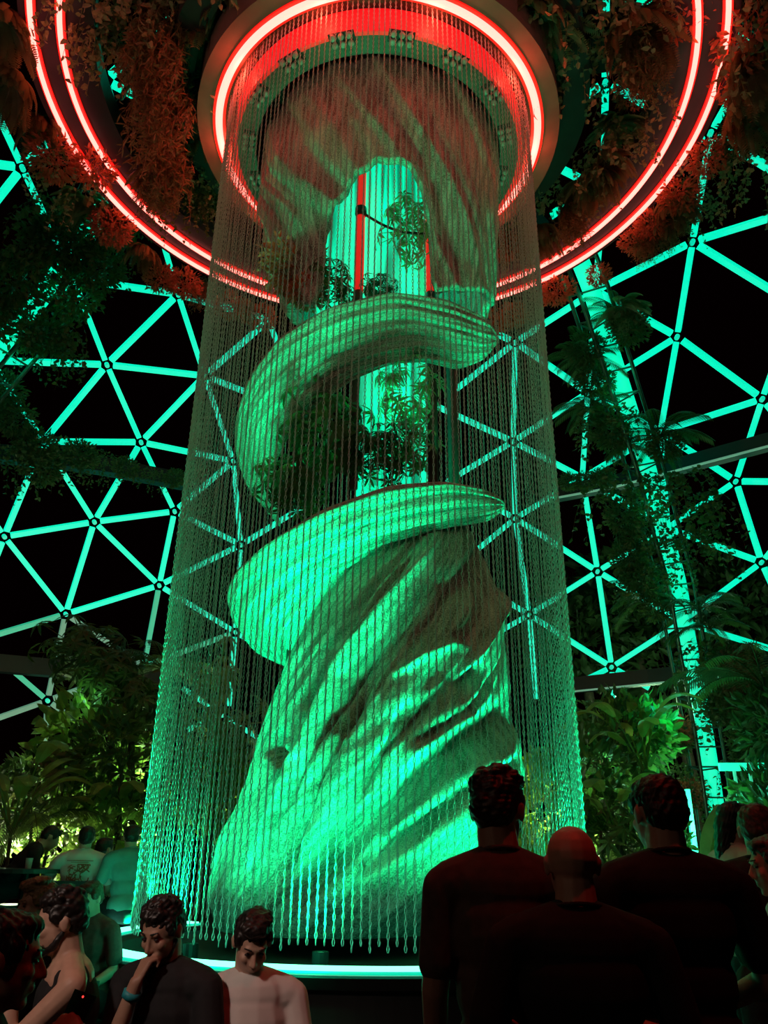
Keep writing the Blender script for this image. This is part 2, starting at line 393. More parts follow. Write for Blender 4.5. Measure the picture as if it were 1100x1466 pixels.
ribT = rib([(895, -20), (1000, 20), (1075, 85), (1160, 170)], 14.6, 'short stretch of lit rib truss at the top right corner', sep=.5, rungs=10)
for q in (ribR[10], ribR[25], ribR[45], ribR[60], ribL[12], ribL[28], ribL[40]):
    n = (DC - q).normalized(); light('POINT', 'rib_glow', q + n * .75 , 7, (0, 1, .45), .25)

# great double ring -------------------------------------------------
ring = empty('ring_canopy', (AXX, AXY, H2)); tag(ring, 'great dark overhead ring carrying two concentric red neon tubes', 'ring light')
mb = MB(); mb.lathe([(RI - .42, H2 + .05), (RO + .16, H2 + .05), (RO + .16, H2 + .42), (RI - .42, H2 + .42)], 160); mb.build('ring_panel', M['violet'], ring)
for r in (RI, RO):
    mb = MB(); mb.tube(circle(r, H2 - .01, 160), .034, 8, closed=True); nt_ = mb.build('neon_tube', M['neon'], ring, True)
    mb = MB(); mb.lathe([(r - .062, H2 + .02), (r + .062, H2 + .02), (r + .062, H2 + .055), (r - .062, H2 + .055)], 160); mb.build('neon_halo', M['neonhalo'], nt_)
for d in (18, 78, 138, 198, 258, 318):
    mb = MB(); mb.bar(axis(2.5, d, H2 + .65), axis(4.6, d, H2 + .65), .55, .5); mb.build('radial_beam', M['darksoffit'], ring)

# small ring canopy -------------------------------------------------
can = empty('chain_canopy', (AXX, AXY, H1)); tag(can, 'round ceiling canopy with a thick red neon ring from which the chains hang', 'ring light')
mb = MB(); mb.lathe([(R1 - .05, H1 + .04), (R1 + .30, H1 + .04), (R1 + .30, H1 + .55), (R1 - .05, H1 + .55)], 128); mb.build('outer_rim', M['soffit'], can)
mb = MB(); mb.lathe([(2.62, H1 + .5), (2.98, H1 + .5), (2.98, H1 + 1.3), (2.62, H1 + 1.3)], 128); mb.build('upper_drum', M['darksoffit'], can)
mb = MB(); mb.tube(circle(R1, H1, 160), .048, 10, closed=True); nt_ = mb.build('neon_tube', M['neon'], can, True)
mb = MB(); mb.lathe([(R1 - .085, H1 + .01), (R1 + .085, H1 + .01), (R1 + .085, H1 + .05), (R1 - .085, H1 + .05)], 160); mb.build('neon_halo', M['neonhalo'], nt_)
mb = MB(); mb.lathe([(2.0, H1 - .35), (2.0, H1 + .05), (1.95, H1 + .05), (1.95, H1 - .35)], 128); mb.build('hanging_rail', M['redlitrail'], can)
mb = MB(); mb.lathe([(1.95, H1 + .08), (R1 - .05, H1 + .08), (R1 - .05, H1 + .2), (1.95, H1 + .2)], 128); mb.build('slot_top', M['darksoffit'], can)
mb = MB(); mb.lathe([(1.70, H1 - .34), (1.95, H1 - .34), (1.95, H1 - .3), (1.70, H1 - .3)], 128); mb.build('soffit', M['soffit'], can)
mb = MB(); mb.lathe([(.01, H1 + 1.4), (2.62, H1 + 1.4), (2.62, H1 + 1.5), (.01, H1 + 1.5)], 64); mb.build('roof_disc', M['black'], can)
mb = MB(); mb.lathe([(1.70, H1 - .3), (1.70, H1 + 1.4), (1.74, H1 + 1.4), (1.74, H1 - .3)], 96); mb.build('well_wall', M['black'], can)
# clusters of unlit bulbs on the soffit
cl_px = [(418, 85), (490, 54), (575, 52), (652, 82), (706, 132), (724, 192), (716, 250), (371, 135), (356, 200), (369, 257)]
names_ = ['left front', 'front left of centre', 'front right of centre', 'right front', 'right shoulder', 'far right', 'lower right', 'left shoulder', 'far left', 'lower left']
for (x, y), nm in zip(cl_px, names_):
    c = PZ(x, y, H1 - .34); d = (c - Vector((AXX, AXY, H1))); d.z = 0; tn = Vector((-d.y, d.x, 0)).normalized(); rd = d.normalized()
    g = empty('ceiling_spotlight', (c.x, c.y, H1 - .34)); tag(g, 'unlit six-bulb ceiling spotlight cluster at the ' + nm + ' of the soffit', 'ceiling light', 'bulb clusters on the canopy soffit')
    mb = MB(); mb.bar(c - tn * .16 + Vector((0, 0, -.01)), c + tn * .16 + Vector((0, 0, -.01)), .16, .02); mb.build('plate', M['darksoffit'], g)
    for i in (-1, 0, 1):
        for j in (-1, 1):
            q = c + tn * (i * .10) + rd * (j * .05) + Vector((0, 0, -.055)); mb = MB()
            mb.lathe([(.001, q.z - .04), (.028, q.z - .028), (.04, q.z), (.032, q.z + .03), (.001, q.z + .045)], 10, (q.x, q.y), close_prof=False)
            mb.build('bulb', M['bulb'], g, True)

# chain curtain ------------------------------------------------------
def chain_curtain():
    NCH, pitch = 206, 0.040
    ztop = H1 + .08
    seg, sd, rw, L, Wd = 6, 3, .0048, .050, .017
    lv = []
    for i in range(seg):
        a = 2 * PI * i / seg; ca, sa = math.cos(a), math.sin(a)
        cx, cz = Wd / 2 * ca, L / 2 * sa
        for j in range(sd):
            q = 2 * PI * j / sd; lv.append((cx + rw * math.cos(q) * ca, rw * math.sin(q), cz + rw * math.cos(q) * sa))
    lv = np.array(lv); lf = np.array([(i * sd + j, i * sd + (j + 1) % sd, ((i + 1) % seg) * sd + (j + 1) % sd, ((i + 1) % seg) * sd + j) for i in range(seg) for j in range(sd)])
    rot = np.array([[0, -1, 0], [1, 0, 0], [0, 0, 1]]); lv2 = lv @ rot.T
    Vs = []; Fs = []; n = 0
    for c in range(NCH):
        a = 2 * PI * (c + .3) / NCH; zb = 0.90 + RNG.uniform(-.025, .025)
        nl = int((ztop - zb) / pitch); z = ztop - np.arange(nl) * pitch - pitch / 2
        tw = RNG.uniform(0, PI) + np.arange(nl) * RNG.uniform(-.02, .02)
        sway = 0.004 * np.sin(np.arange(nl) * .05 + c)
        rr = RC + RNG.uniform(-.008, .008)
        X = AXX + (rr + sway) * math.sin(a); Y = AXY - (rr + sway) * math.cos(a)
        base = np.where((np.arange(nl) % 2 == 0)[:, None, None], lv[None], lv2[None])
        ct, st = np.cos(tw)[:, None], np.sin(tw)[:, None]
        v = np.empty((nl, len(lv), 3))
        v[:, :, 0] = base[:, :, 0] * ct - base[:, :, 1] * st + X[:, None]; v[:, :, 1] = base[:, :, 0] * st + base[:, :, 1] * ct + Y[:, None]
        v[:, :, 2] = base[:, :, 2] + z[:, None]
        f = lf[None] + (np.arange(nl) * len(lv))[:, None, None] + n
        Vs.append(v.reshape(-1, 3)); Fs.append(f.reshape(-1, 4)); n += nl * len(lv)
    V = np.concatenate(Vs); Fq = np.concatenate(Fs)
    V = V - np.array([AXX, AXY, .9])
    me = bpy.data.meshes.new('chain_curtain'); me.vertices.add(len(V)); me.vertices.foreach_set('co', V.ravel().astype(np.float32))
    me.loops.add(Fq.size); me.loops.foreach_set('vertex_index', Fq.ravel().astype(np.int32))
    me.polygons.add(len(Fq)); me.polygons.foreach_set('loop_start', np.arange(0, Fq.size, 4, dtype=np.int32))
    me.polygons.foreach_set('use_smooth', np.ones(len(Fq), dtype=bool))
    me.materials.append(M['chain']); me.update(calc_edges=True)
    o = bpy.data.objects.new('chain_curtain', me); COL.objects.link(o); o.location = (AXX, AXY, .9)
    tag(o, 'round curtain of long metal link chains hanging around the sculpture', 'chain curtain', kind='stuff')
chain_curtain()

# counter with lit ring ---------------------------------------------
ped = empty('round_counter', (AXX, AXY, 0)); tag(ped, 'round dark counter with a glowing green light ring around the sculpture', 'counter')
mb = MB(); mb.lathe([(.01, .0), (2.50, .0), (2.50, .70), (2.56, .72), (2.585, .79), (2.55, .80), (2.26, .80), (2.24, .76), (.01, .76)], 128); mb.build('counter_body', M['black'], ped)
mb = MB(); mb.lathe([(RB - .20, .803), (RB - .03, .803), (RB - .03, HB), (RB - .20, HB)], 130, a0=math.radians(-128), a1=math.radians(128)); mb.build('light_band', M['ledring'], ped)
for r in (RB - .235, RB + .015):
    mb = MB(); mb.tube([axis(r, -128 + i * 2, .815) for i in range(129)], .011, 6); mb.build('light_line', M['ledline'], ped)
q = P(621, 1388, 6.05)
lp = empty('light_post', (q.x, q.y, .815)); tag(lp, 'small glowing green upright lantern post on the counter edge', 'lamp')
mb = MB(); mb.box((q.x, q.y, .94), (.05, .05, .25)); mb.build('glowing_column', M['lens'], lp)
mb = MB(); mb.box((q.x, q.y, 1.075), (.08, .08, .02)); mb.build('cap', M['steel'], lp)
mb = MB(); mb.box((q.x, q.y, .822), (.09, .09, .014)); mb.build('base', M['steel'], lp)
upl = None
for k, d in enumerate((-78, -42, -8, 24, 52, 80, 115, 150, 190, 230)):
    c = axis(1.95, d, .76)
    if upl is None:
        upl = empty('uplight', c); mb = MB()
        mb.lathe([(.001, .76), (.06, .76), (.06, .88), (.05, .88), (.05, .86), (.001, .86)], 14, (c.x, c.y), close_prof=False); lb_ = mb.build('lamp_body', M['black'], upl)
        mb = MB(); mb.lathe([(.001, .865), (.048, .865), (.048, .872), (.001, .872)], 14, (c.x, c.y), close_prof=False); mb.build('lens', M['lens'], lb_)
        u = upl
    else: u = copy_tree(upl); u.location = c
    tag(u, 'small black uplight on the counter floor at the foot of the sculpture', 'lamp', 'uplights round the sculpture foot')

# ------------------------------------------------------------------ twisted sculpture
sc_root = empty('twisted_sculpture', (AXX, AXY, .76)); tag(sc_root, 'tall twisting woven fibre sculpture with spiral ledges lit green inside the chains', 'sculpture')

def sheet(name, V, nu, nv, m, parent, wrap_u=True, uv=None, close_v=False):
    """grid mesh, index = i*nv+j, i around, j along"""
    Fq = []; UV = []
    for i in range(nu if wrap_u else nu - 1):
        i2 = (i + 1) % nu
        for j in range(nv if close_v else nv - 1):
            j2 = (j + 1) % nv
            Fq.append((i * nv + j, i2 * nv + j, i2 * nv + j2, i * nv + j2))
            for (a, c, ei, ej) in ((i, j, i, j), (i2, j, i + 1, j), (i2, j2, i + 1, j + 1), (i, j2, i, j + 1)): UV.append(uv(ei, ej))
    o = meshobj(name, V, Fq, m, parent, True)
    l = o.data.uv_layers.new(name='UVMap'); l.data.foreach_set('uv', np.array(UV, np.float32).ravel())
    return o
def interp(xs, x, ys): return np.interp(x, xs, ys)

def smooth_noise(seed, n=6):
    r = np.random.default_rng(seed); k = r.uniform(.5, 3.0, (n, 2)); ph = r.uniform(0, 6.28, n); am = r.uniform(.4, 1, n) / n
    return lambda u, v: sum(am[i] * np.sin(k[i, 0] * u * 2 + k[i, 1] * v * 1.6 + ph[i]) for i in range(n))
# trunk
TY = 8.45
tr = [(1330, 306, 640), (1290, 296, 668), (1200, 322, 702), (1150, 345, 738), (1100, 362, 748), (1050, 380, 742), (1000, 397, 726), (950, 416, 724),
      (900, 442, 720), (850, 468, 710), (800, 500, 694), (770, 536, 676), (745, 580, 656), (725, 600, 640)]
rows = []
for y, xl, xr in tr:
    a, c = P(xl, y, TY), P(xr, y, TY); rows.append(((a.z + c.z) / 2, (a.x + c.x) / 2, (c.x - a.x) / 2))
rows.sort(); zz, cx_, rr_ = map(np.array, zip(*rows))
def tr_center(z): return np.interp(z, zz, cx_), np.interp(z, zz, rr_)
def on_trunk(px, py):
    Y = TY - .8
    for _ in range(12):
        p = P(px, py, Y); cx, r = tr_center(p.z); dx = max(-r * .98, min(r * .98, p.x - cx)); Y = TY - math.sqrt(r * r - dx * dx)
    return math.atan2(p.x - cx, TY - Y), p.z, r
def groove_field(lines, TH, Z, Rr):
    D = np.zeros_like(TH)
    for pts, amp, w in lines:
        q = [on_trunk(*p) for p in pts]
        best = np.full_like(TH, 9.0); tt = np.zeros_like(TH)
        for i, ((t0, z0, r0), (t1, z1, r1)) in enumerate(zip(q, q[1:])):
            rm = (r0 + r1) / 2; ax, ay = t0 * rm, z0; bx, by = t1 * rm, z1
            X = TH * rm; dx, dy = bx - ax, by - ay; u = np.clip(((X - ax) * dx + (Z - ay) * dy) / (dx * dx + dy * dy + 1e-9), 0, 1)
            d = np.hypot(X - ax - u * dx, Z - ay - u * dy); g = d < best; best = np.where(g, d, best); tt = np.where(g, (i + u) / (len(q) - 1), tt)
        fade = np.clip(np.minimum(tt / .12, (1 - tt) / .12), 0, 1) ** .5
        D += amp * np.exp(-(best / w) ** 2) * (0.25 + .75 * fade)
    return D
NU, NV = 300, 210
TH, Zg = np.meshgrid(np.linspace(-PI, PI, NU, endpoint=False), np.linspace(zz[0], zz[-1], NV), indexing='ij')
cxg, rg = tr_center(Zg)
g1 = [([(415, 1300), (470, 1235), (520, 1182), (585, 1128), (660, 1070), (738, 1020)], -.34, .16),
      ([(520, 1245), (590, 1190), (672, 1135), (748, 1085)], -.16, .07),
      ([(440, 1300), (500, 1255), (600, 1210), (690, 1150)], .10, .12),
      ([(478, 1050), (520, 975), (585, 905), (650, 840), (700, 790)], -.22, .17),
      ([(560, 1040), (610, 1000), (640, 975), (690, 960)], -.15, .09),
      ([(560, 965), (605, 938), (650, 922), (668, 928)], .08, .05),
      ([(590, 1010), (660, 960), (700, 890), (712, 850)], .16, .07),
      ([(600, 1060), (690, 1000), (722, 930)], -.13, .04),
      ([(380, 1150), (420, 1040), (470, 930), (540, 830), (600, 765)], -.12, .045),
      ([(340, 1260), (385, 1130), (440, 1010), (500, 900)], -.08, .035),
      ([(410, 1260), (450, 1120), (510, 1000)], -.13, .045),
      ([(455, 1270), (510, 1130), (570, 1040)], -.10, .04),
      ([(520, 1180), (600, 1080), (680, 1010)], .10, .09),
      ([(400, 1090), (392, 1070), (404, 1050)], -.22, .05),
      ([(370, 1240), (420, 1090), (480, 960), (560, 850), (630, 765)], .10, .07),
      ([(350, 1290), (410, 1150), (470, 1020), (560, 900)], -.12, .03), ([(500, 1290), (560, 1180), (640, 1090)], -.07, .03), ([(430, 1010), (500, 900), (590, 800)], -.13, .04), ([(480, 1190), (540, 1080), (640, 980), (700, 880)], -.09, .03),
      ([(445, 1200), (500, 1060), (560, 940), (640, 840)], .07, .06)]
nz = smooth_noise(3)
tw = TH - .52 * (Zg - 1) + .25 * nz(TH, Zg)
fl = .045 * (np.abs(np.sin(tw * 4.5)) - .6) + .012 * np.sin(tw * 21 + 2 * nz(Zg, TH)) + .005 * np.sin(tw * 53 + 3 * nz(TH * 2, Zg))
disp = fl + groove_field(g1, TH, Zg, rg)
botf = np.clip((Zg - zz[0]) / .35, 0, 1)
Rg = np.maximum(rg * (0.93 + .07 * botf ** .5) + disp * np.clip(rg, .4, 1.1), .08)
dep = np.where(np.cos(TH) > 0, 1.0, .85)
V = np.stack([cxg + Rg * np.sin(TH), TY - Rg * dep * np.cos(TH), Zg], -1)
sheet('trunk', V.reshape(-1, 3), NU, NV, M['fibre'], sc_root, True, lambda i, j: ((i / NU * 2 * PI - .52 * j / NV * (zz[-1] - zz[0])) / 2.2, j / NV * (zz[-1] - zz[0])))

def flange(name, outer, inner, n=150, thick=.22, creases=5, seed=1, bulge=.14, camp=.065):
    def curve(L):
        pts = np.array([list(P(x, y, Y)) for x, y, Y in L]); d = np.r_[0, np.cumsum(np.linalg.norm(np.diff(pts, axis=0), axis=1))]; d /= d[-1]
        s = np.linspace(0, 1, n); q = np.stack([np.interp(s, d, pts[:, k]) for k in range(3)], 1)
        for _ in range(14): q[1:-1] = (q[:-2] + 2 * q[1:-1] + q[2:]) / 4
        return q
    O, I = curve(outer), curve(inner); nb = 46; nt = 16; nzf = smooth_noise(seed)
    rows = []
    for k in range(n):
        s = k / (n - 1); o_, i_ = O[k], I[k]; w = np.linalg.norm(i_ - o_); t = O[min(k + 1, n - 1)] - O[max(k - 1, 0)]; t /= np.linalg.norm(t) + 1e-9
        across = (i_ - o_) / (w + 1e-9); nrm = np.cross(t, across); nrm /= np.linalg.norm(nrm) + 1e-9
        if nrm[2] > 0: nrm = -nrm                       # towards the ground
        e = min(1, s / .10, (1 - s) / .10) ** .5
        row = []
        for j in range(nb):
            v = j / (nb - 1); b = bulge * w * 4 * v * (1 - v) * e
            c = camp * w * (abs(math.sin((v * creases + 1.6 * s + .35 * float(nzf(s * 4, v * 2))) * PI)) - .5) * e * min(1, v * 6, (1 - v) * 6)
            c += .012 * w * math.sin(v * 60 + 9 * s + 4 * float(nzf(s * 5, v))) * e
            row.append(o_ + (i_ - o_) * v + nrm * (b + c))
        for j in range(nt):
            v = 1 - (j + 1) / (nt + 1); row.append(o_ + (i_ - o_) * v - nrm * (thick * e * math.sin(PI * v) ** .5 * min(1, w)) )
        rows.append(row)
    Vv = np.array(rows).reshape(-1, 3); nvv = nb + nt
    ob = sheet(name, Vv, n, nvv, M['fibre'], sc_root, False, lambda i, j: (j / nb * 2.4, i / n * 5), True)
    return ob
D = AXY
flange('spiral_ledge',
    [(724, 722, D - .15), (716, 710, D - .45), (690, 699, D - .9), (640, 692, D - 1.25), (560, 700, D - 1.5), (460, 735, D - 1.4), (380, 780, D - 1.0), (335, 820, D - .4), (324, 850, D), (333, 890, D + .4), (370, 925, D + .8), (412, 953, D + 1.1)],
    [(724, 728, D - .12), (700, 747, D - .3), (640, 757, D - .5), (560, 777, D - .65), (495, 818, D - .65), (458, 878, D - .4), (432, 925, D), (414, 952, D + .5)], seed=5, creases=4.2, camp=.10)
flange('spiral_ledge',
    [(714, 484, D - .1), (702, 458, D - .6), (640, 428, D - 1.1), (560, 417, D - 1.4), (470, 440, D - 1.4), (400, 482, D - 1.1), (358, 535, D - .6), (338, 590, D - .1), (335, 640, D + .2), (352, 695, D + .55), (400, 754, D + .9)],
    [(714, 490, D - .08), (692, 517, D - .2), (655, 530, D - .4), (609, 518, D - .55), (560, 522, D - .7), (505, 543, D - .7), (455, 582, D - .55), (415, 615, D - .25), (396, 660, D + .1), (394, 710, D + .45), (402, 752, D + .8)], seed=8, creases=4.3, camp=.045)

# hood at the top with an arched opening to the front
HY = 8.5
hr = [(445, 412, 704), (400, 388, 707), (360, 379, 709), (310, 373, 709), (255, 377, 707), (205, 392, 704), (165, 418, 695), (135, 448, 672), (110, 482, 645), (90, 505, 615)]
hw = []
for y, xl, xr in hr:
    a, c = P(xl, y, HY), P(xr, y, HY); hw.append(((a.z + c.z) / 2, (a.x + c.x) / 2, (c.x - a.x) / 2))
hw.sort(); hz, hcx, hrr = map(np.array, zip(*hw))
def on_hood(px, py):
    Y = HY - .8
    for _ in range(12):
        p = P(px, py, Y); cx = np.interp(p.z, hz, hcx); r = np.interp(p.z, hz, hrr); dx = max(-r * .98, min(r * .98, p.x - cx)); Y = HY - math.sqrt(r * r - dx * dx)
    return math.atan2(p.x - cx, HY - Y), p.z
arch = [on_hood(*p) for p in [(446, 436), (458, 345), (482, 285), (510, 248), (540, 226), (590, 236), (608, 270), (617, 320), (624, 415)]]
ath = np.array([a[0] for a in arch]); az = np.array([a[1] for a in arch])
NU2, NV2 = 320, 110; ztop = hz[-1]; zlow0 = hz[0]
ths = np.linspace(-PI, PI, NU2, endpoint=False)
zl = np.where((ths > ath[0]) & (ths < ath[-1]), np.interp(ths, ath, az), np.interp(ths, [-PI, -1.5, ath[0], ath[-1], 1.5, PI], [zlow0 + .1, zlow0, az[0], az[-1], zlow0 + .1, zlow0 + .1]))
nh = smooth_noise(21)
def hood_shell(off):
    V = []
    for i, th in enumerate(ths):
        for j in range(NV2):
            u = j / (NV2 - 1); z = zl[i] + (ztop - zl[i]) * u; cx = np.interp(z, hz, hcx); r = np.interp(z, hz, hrr)
            tw_ = th + .35 * (z - 8) + .3 * float(nh(th, z))
            d = .045 * (abs(math.sin(tw_ * 5)) - .6) + .025 * math.sin(tw_ * 17) + .012 * math.sin(tw_ * 47)
            r = max(r + d * min(1, r) + off, .05); V.append((cx + r * math.sin(th), HY - r * math.cos(th), z))
    return V
Vo, Vi = hood_shell(0), hood_shell(-.09)
V = []
for i in range(NU2): V += Vo[i * NV2:(i + 1) * NV2] + Vi[i * NV2:(i + 1) * NV2][::-1]
sheet('hood', V, NU2, NV2 * 2, M['fibre'], sc_root, True, lambda i, j: (i / NU2 * 3.4 - .16 * j / NV2, (j if j < NV2 else 2 * NV2 - j) / NV2 * 2.5), True)
# top closing cap of woven strands
mb = MB(); mb.lathe([(.01, ztop + .02), (hrr[-1] + .02, ztop - .02), (hrr[-1] + .02, ztop + .1), (.01, ztop + .3)], 48, (hcx[-1], HY)); mb.build('crown', M['fibre'], sc_root, True)

# inner posts, drum and brace
def vpost(px, py, Y, y0, y1, m, r, name='post'):
    q = P(px, py, Y); za, zb = P(px, y0, Y).z, P(px, y1, Y).z
    mb = MB(); mb.tube([(q.x, q.y, za), (q.x, q.y, zb)], r, 14); return mb.build(name, m, sc_root, True), q, za, zb
_, pl_, _, _ = vpost(516, 330, 8.05, 700, 418, M['post'], .055)
vpost(516, 330, 8.05, 418, 246, M['redpost'], .06, 'lit_post')
_, pr_, _, _ = vpost(616, 360, 8.15, 700, 420, M['post'], .06)
vpost(616, 360, 8.15, 420, 300, M['redpost'], .055, 'lit_post')
vpost(420, 930, 8.7, 990, 900, M['post'], .075)
vpost(648, 600, 9.2, 700, 520, M['post'], .07)
mb = MB(); a = P(517, 303, 8.0); c = P(614, 334, 8.1); pts = [a.lerp(c, i / 10) + Vector((0, 0, -.12 * math.sin(PI * i / 10))) for i in range(11)]
mb.tube(pts, .018, 6); mb.tube([a + Vector((0, 0, -.05)), a + Vector((0, 0, .05))], .075, 12); mb.tube([c + Vector((0, 0, -.05)), c + Vector((0, 0, .05))], .072, 12); mb.build('brace', M['post'], sc_root, True)
def drum(px, xa_, xb_, yref, Yd, y0, y1):
    c = P(px, yref, Yd); r0 = (P(xb_, yref, Yd).x - P(xa_, yref, Yd).x) / 2; z0, z1 = P(px, y0, Yd).z, P(px, y1, Yd).z
    V = []; n = 120
    for i in range(n):
        a = 2 * PI * i / n; r = r0 + .03 * math.sin(a * 18)
        for z in (z0, z1): V.append((c.x + r * math.sin(a), c.y - r * math.cos(a), z))
    meshobj('glowing_drum', V, [(2 * i, 2 * ((i + 1) % n), 2 * ((i + 1) % n) + 1, 2 * i + 1) for i in range(n)] + [tuple(2 * i + 1 for i in range(n)), tuple(2 * i for i in range(n))[::-1]], M['drum'], sc_root, True)
    return c, r0, z0
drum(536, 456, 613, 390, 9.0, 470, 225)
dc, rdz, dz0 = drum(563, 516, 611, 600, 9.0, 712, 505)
light('POINT', 'drum_glow', P(560, 300, 8.2), 5, (0, 1, .4), .3)
light('POINT', 'drum_glow', (dc.x, dc.y - rdz - .25, dz0 + 1.0), 14, (0, 1, .4), .2)

# ------------------------------------------------------------------ foliage
class LF:                                     # leaf collector
    def __init__(s): s.V = []; s.F = []; s.n = 0
    def poly(s, V, Fc):
        s.V += V; s.F += [tuple(i + s.n for i in f) for f in Fc]; s.n += len(V)
    def leaf(s, p, d, up, L, Wd, fold=.25, droop=.15):
        """pointed leaf from p along d"""
        d = d.normalized(); sd = d.cross(up)
        if sd.length < 1e-3: sd = d.cross(Vector((1, 0, .1)))
        sd.normalize(); n = sd.cross(d)
        q = [p, p + d * L * .35 + sd * Wd / 2 + n * Wd * fold, p + d * L * .75 + sd * Wd * .33 + n * Wd * fold * .5 - n * L * droop * .5, p + d * L - n * L * droop,
             p + d * L * .75 - sd * Wd * .33 + n * Wd * fold * .5 - n * L * droop * .5, p + d * L * .35 - sd * Wd / 2 + n * Wd * fold, p + d * L * .4, p + d * L * .75 - n * L * droop * .5]
        s.poly([list(v) for v in q], [(0, 1, 6), (1, 2, 7, 6), (2, 3, 7), (0, 6, 5), (6, 7, 4, 5), (7, 3, 4)])
    def stem(s, pts, r0, r1=None, n=4):
        k = len(pts); r1 = r1 or r0 * .5; V = []
        for i, p in enumerate(pts):
            t = (pts[min(i + 1, k - 1)] - pts[max(0, i - 1)]).normalized(); a = t.cross(Vector((.3, .2, 1)))
            if a.length < 1e-3: a = Vector((1, 0, 0))
            a.normalize(); b = a.cross(t); r = r0 + (r1 - r0) * i / (k - 1)
            for j in range(n): V.append(list(p + a * (r * math.cos(2 * PI * j / n)) + b * (r * math.sin(2 * PI * j / n))))
        s.poly(V, [(i * n + j, i * n + (j + 1) % n, (i + 1) * n + (j + 1) % n, (i + 1) * n + j) for i in range(k - 1) for j in range(n)])
    def mesh(s, name, m):
        me = bpy.data.meshes.new(name); me.from_pydata(s.V, [], s.F); me.materials.append(m); me.update(); return me
def rv(a=1.0):
    while True:
        v = Vector((random.uniform(-1, 1), random.uniform(-1, 1), random.uniform(-1, 1)))
        if .05 < v.length < 1: return v.normalized() * a
def arc(p, d, L, droop, n=8):
    pts = [p.copy()]; d = d.normalized()
    for i in range(n):
        d = (d + Vector((0, 0, -droop / n))).normalized(); pts.append(pts[-1] + d * (L / n))
    return pts
def fern(n=30, L=.6, droop=1.7, up=.5, pin=.10):
    f = LF()
    for k in range(n):
        a = random.uniform(0, 2 * PI); d = Vector((math.cos(a), math.sin(a), up * random.uniform(-.6, 1.4)))
        pts = arc(Vector((0, 0, 0)), d, L * random.uniform(.6, 1.1), droop * random.uniform(.7, 1.2), 12); f.stem(pts, .005, .002, 3)
        for i in range(1, 12):
            t = (pts[i + 1] - pts[i]).normalized(); sd = t.cross(Vector((0, 0, 1))); sd = sd.normalized() if sd.length > .05 else Vector((1, 0, 0)); w = pin * math.sin(PI * (i + 1) / 13.5) ** .6
            for sg in (-1, 1):
                for h in (0, .5): f.leaf(pts[i].lerp(pts[i + 1], h), sd * sg + t * .45, Vector((0, 0, 1)), w, w * .30, .05, .2)
    return f
def ivy(n=26, L=1.0, leaf=.085, spread=.35, step=.055, droopy=3):
    f = LF()
    for k in range(n):
        a = random.uniform(0, 2 * PI); r = spread * math.sqrt(random.random()); p = Vector((r * math.cos(a), r * math.sin(a), random.uniform(-.05, .12)))
        pts = arc(p, Vector((math.cos(a), math.sin(a), .3)), L * random.uniform(.35, 1), droopy * 1.6, max(6, int(L / .09))); f.stem(pts, .004, .002, 3)
        for i in range(len(pts) - 1):
            for _ in range(max(1, int((pts[i + 1] - pts[i]).length / step))):
                q = pts[i].lerp(pts[i + 1], random.random()); v = rv(); v.z = v.z * .5 - .25
                f.leaf(q, v, rv(), leaf * random.uniform(.6, 1.25), leaf * random.uniform(.5, .8), .15, .2)
    return f
def beard(n=110, L=.9, spread=.22):            # fine hanging moss / dried grass
    f = LF()
    for k in range(n):
        a = random.uniform(0, 2 * PI); r = spread * math.sqrt(random.random()); p = Vector((r * math.cos(a), r * math.sin(a), random.uniform(-.1, .1)))
        l = L * random.uniform(.5, 1); pts = [p]
        for i in range(7): pts.append(pts[-1] + Vector((random.uniform(-.03, .03), random.uniform(-.03, .03), -l / 7)))
        f.stem(pts, .006, .002, 3)
        for i in range(7):
            for _ in range(3): f.leaf(pts[i].lerp(pts[i + 1], random.random()), rv() + Vector((0, 0, -.6)), rv(), random.uniform(.04, .09), .014, .1, .2)
    return f
def bush(n=620, rx=.42, rz=.36, leaf=.11, wr=.45):
    f = LF()
    for k in range(n):
        v = rv(); rr = random.uniform(.55, 1.0); p = Vector((v.x * rx * rr, v.y * rx * rr, v.z * rz * rr)); d = v + rv(.7)
        f.leaf(p, d, rv(), leaf * random.uniform(.6, 1.3), leaf * wr * random.uniform(.8, 1.2), .2, .2)
    for k in range(14): f.stem([Vector((0, 0, -rz * .3)), Vector(rv()) * .5 * rx, rv() * rx * .9], .008, .003, 3)
    return f
def palmate(n=60, rx=.5, rz=.4, L=.15, fingers=7):   # umbrella-shaped leaf groups
    f = LF()
    for k in range(n):
        v = rv(); rr = random.uniform(.5, 1.0); p = Vector((v.x * rx * rr, v.y * rx * rr, v.z * rz * rr)); ax = (v + Vector((0, 0, .6)) + rv(.4)).normalized()
        a = ax.cross(Vector((1, .3, .2))).normalized(); b_ = ax.cross(a)
        for q in range(fingers):
            t = 2 * PI * q / fingers; f.leaf(p, a * math.cos(t) + b_ * math.sin(t) - ax * .25, ax, L * random.uniform(.8, 1.1), L * .24, .1, .25)
        f.stem([p * .3, p * .7, p], .006, .003, 3)
    return f
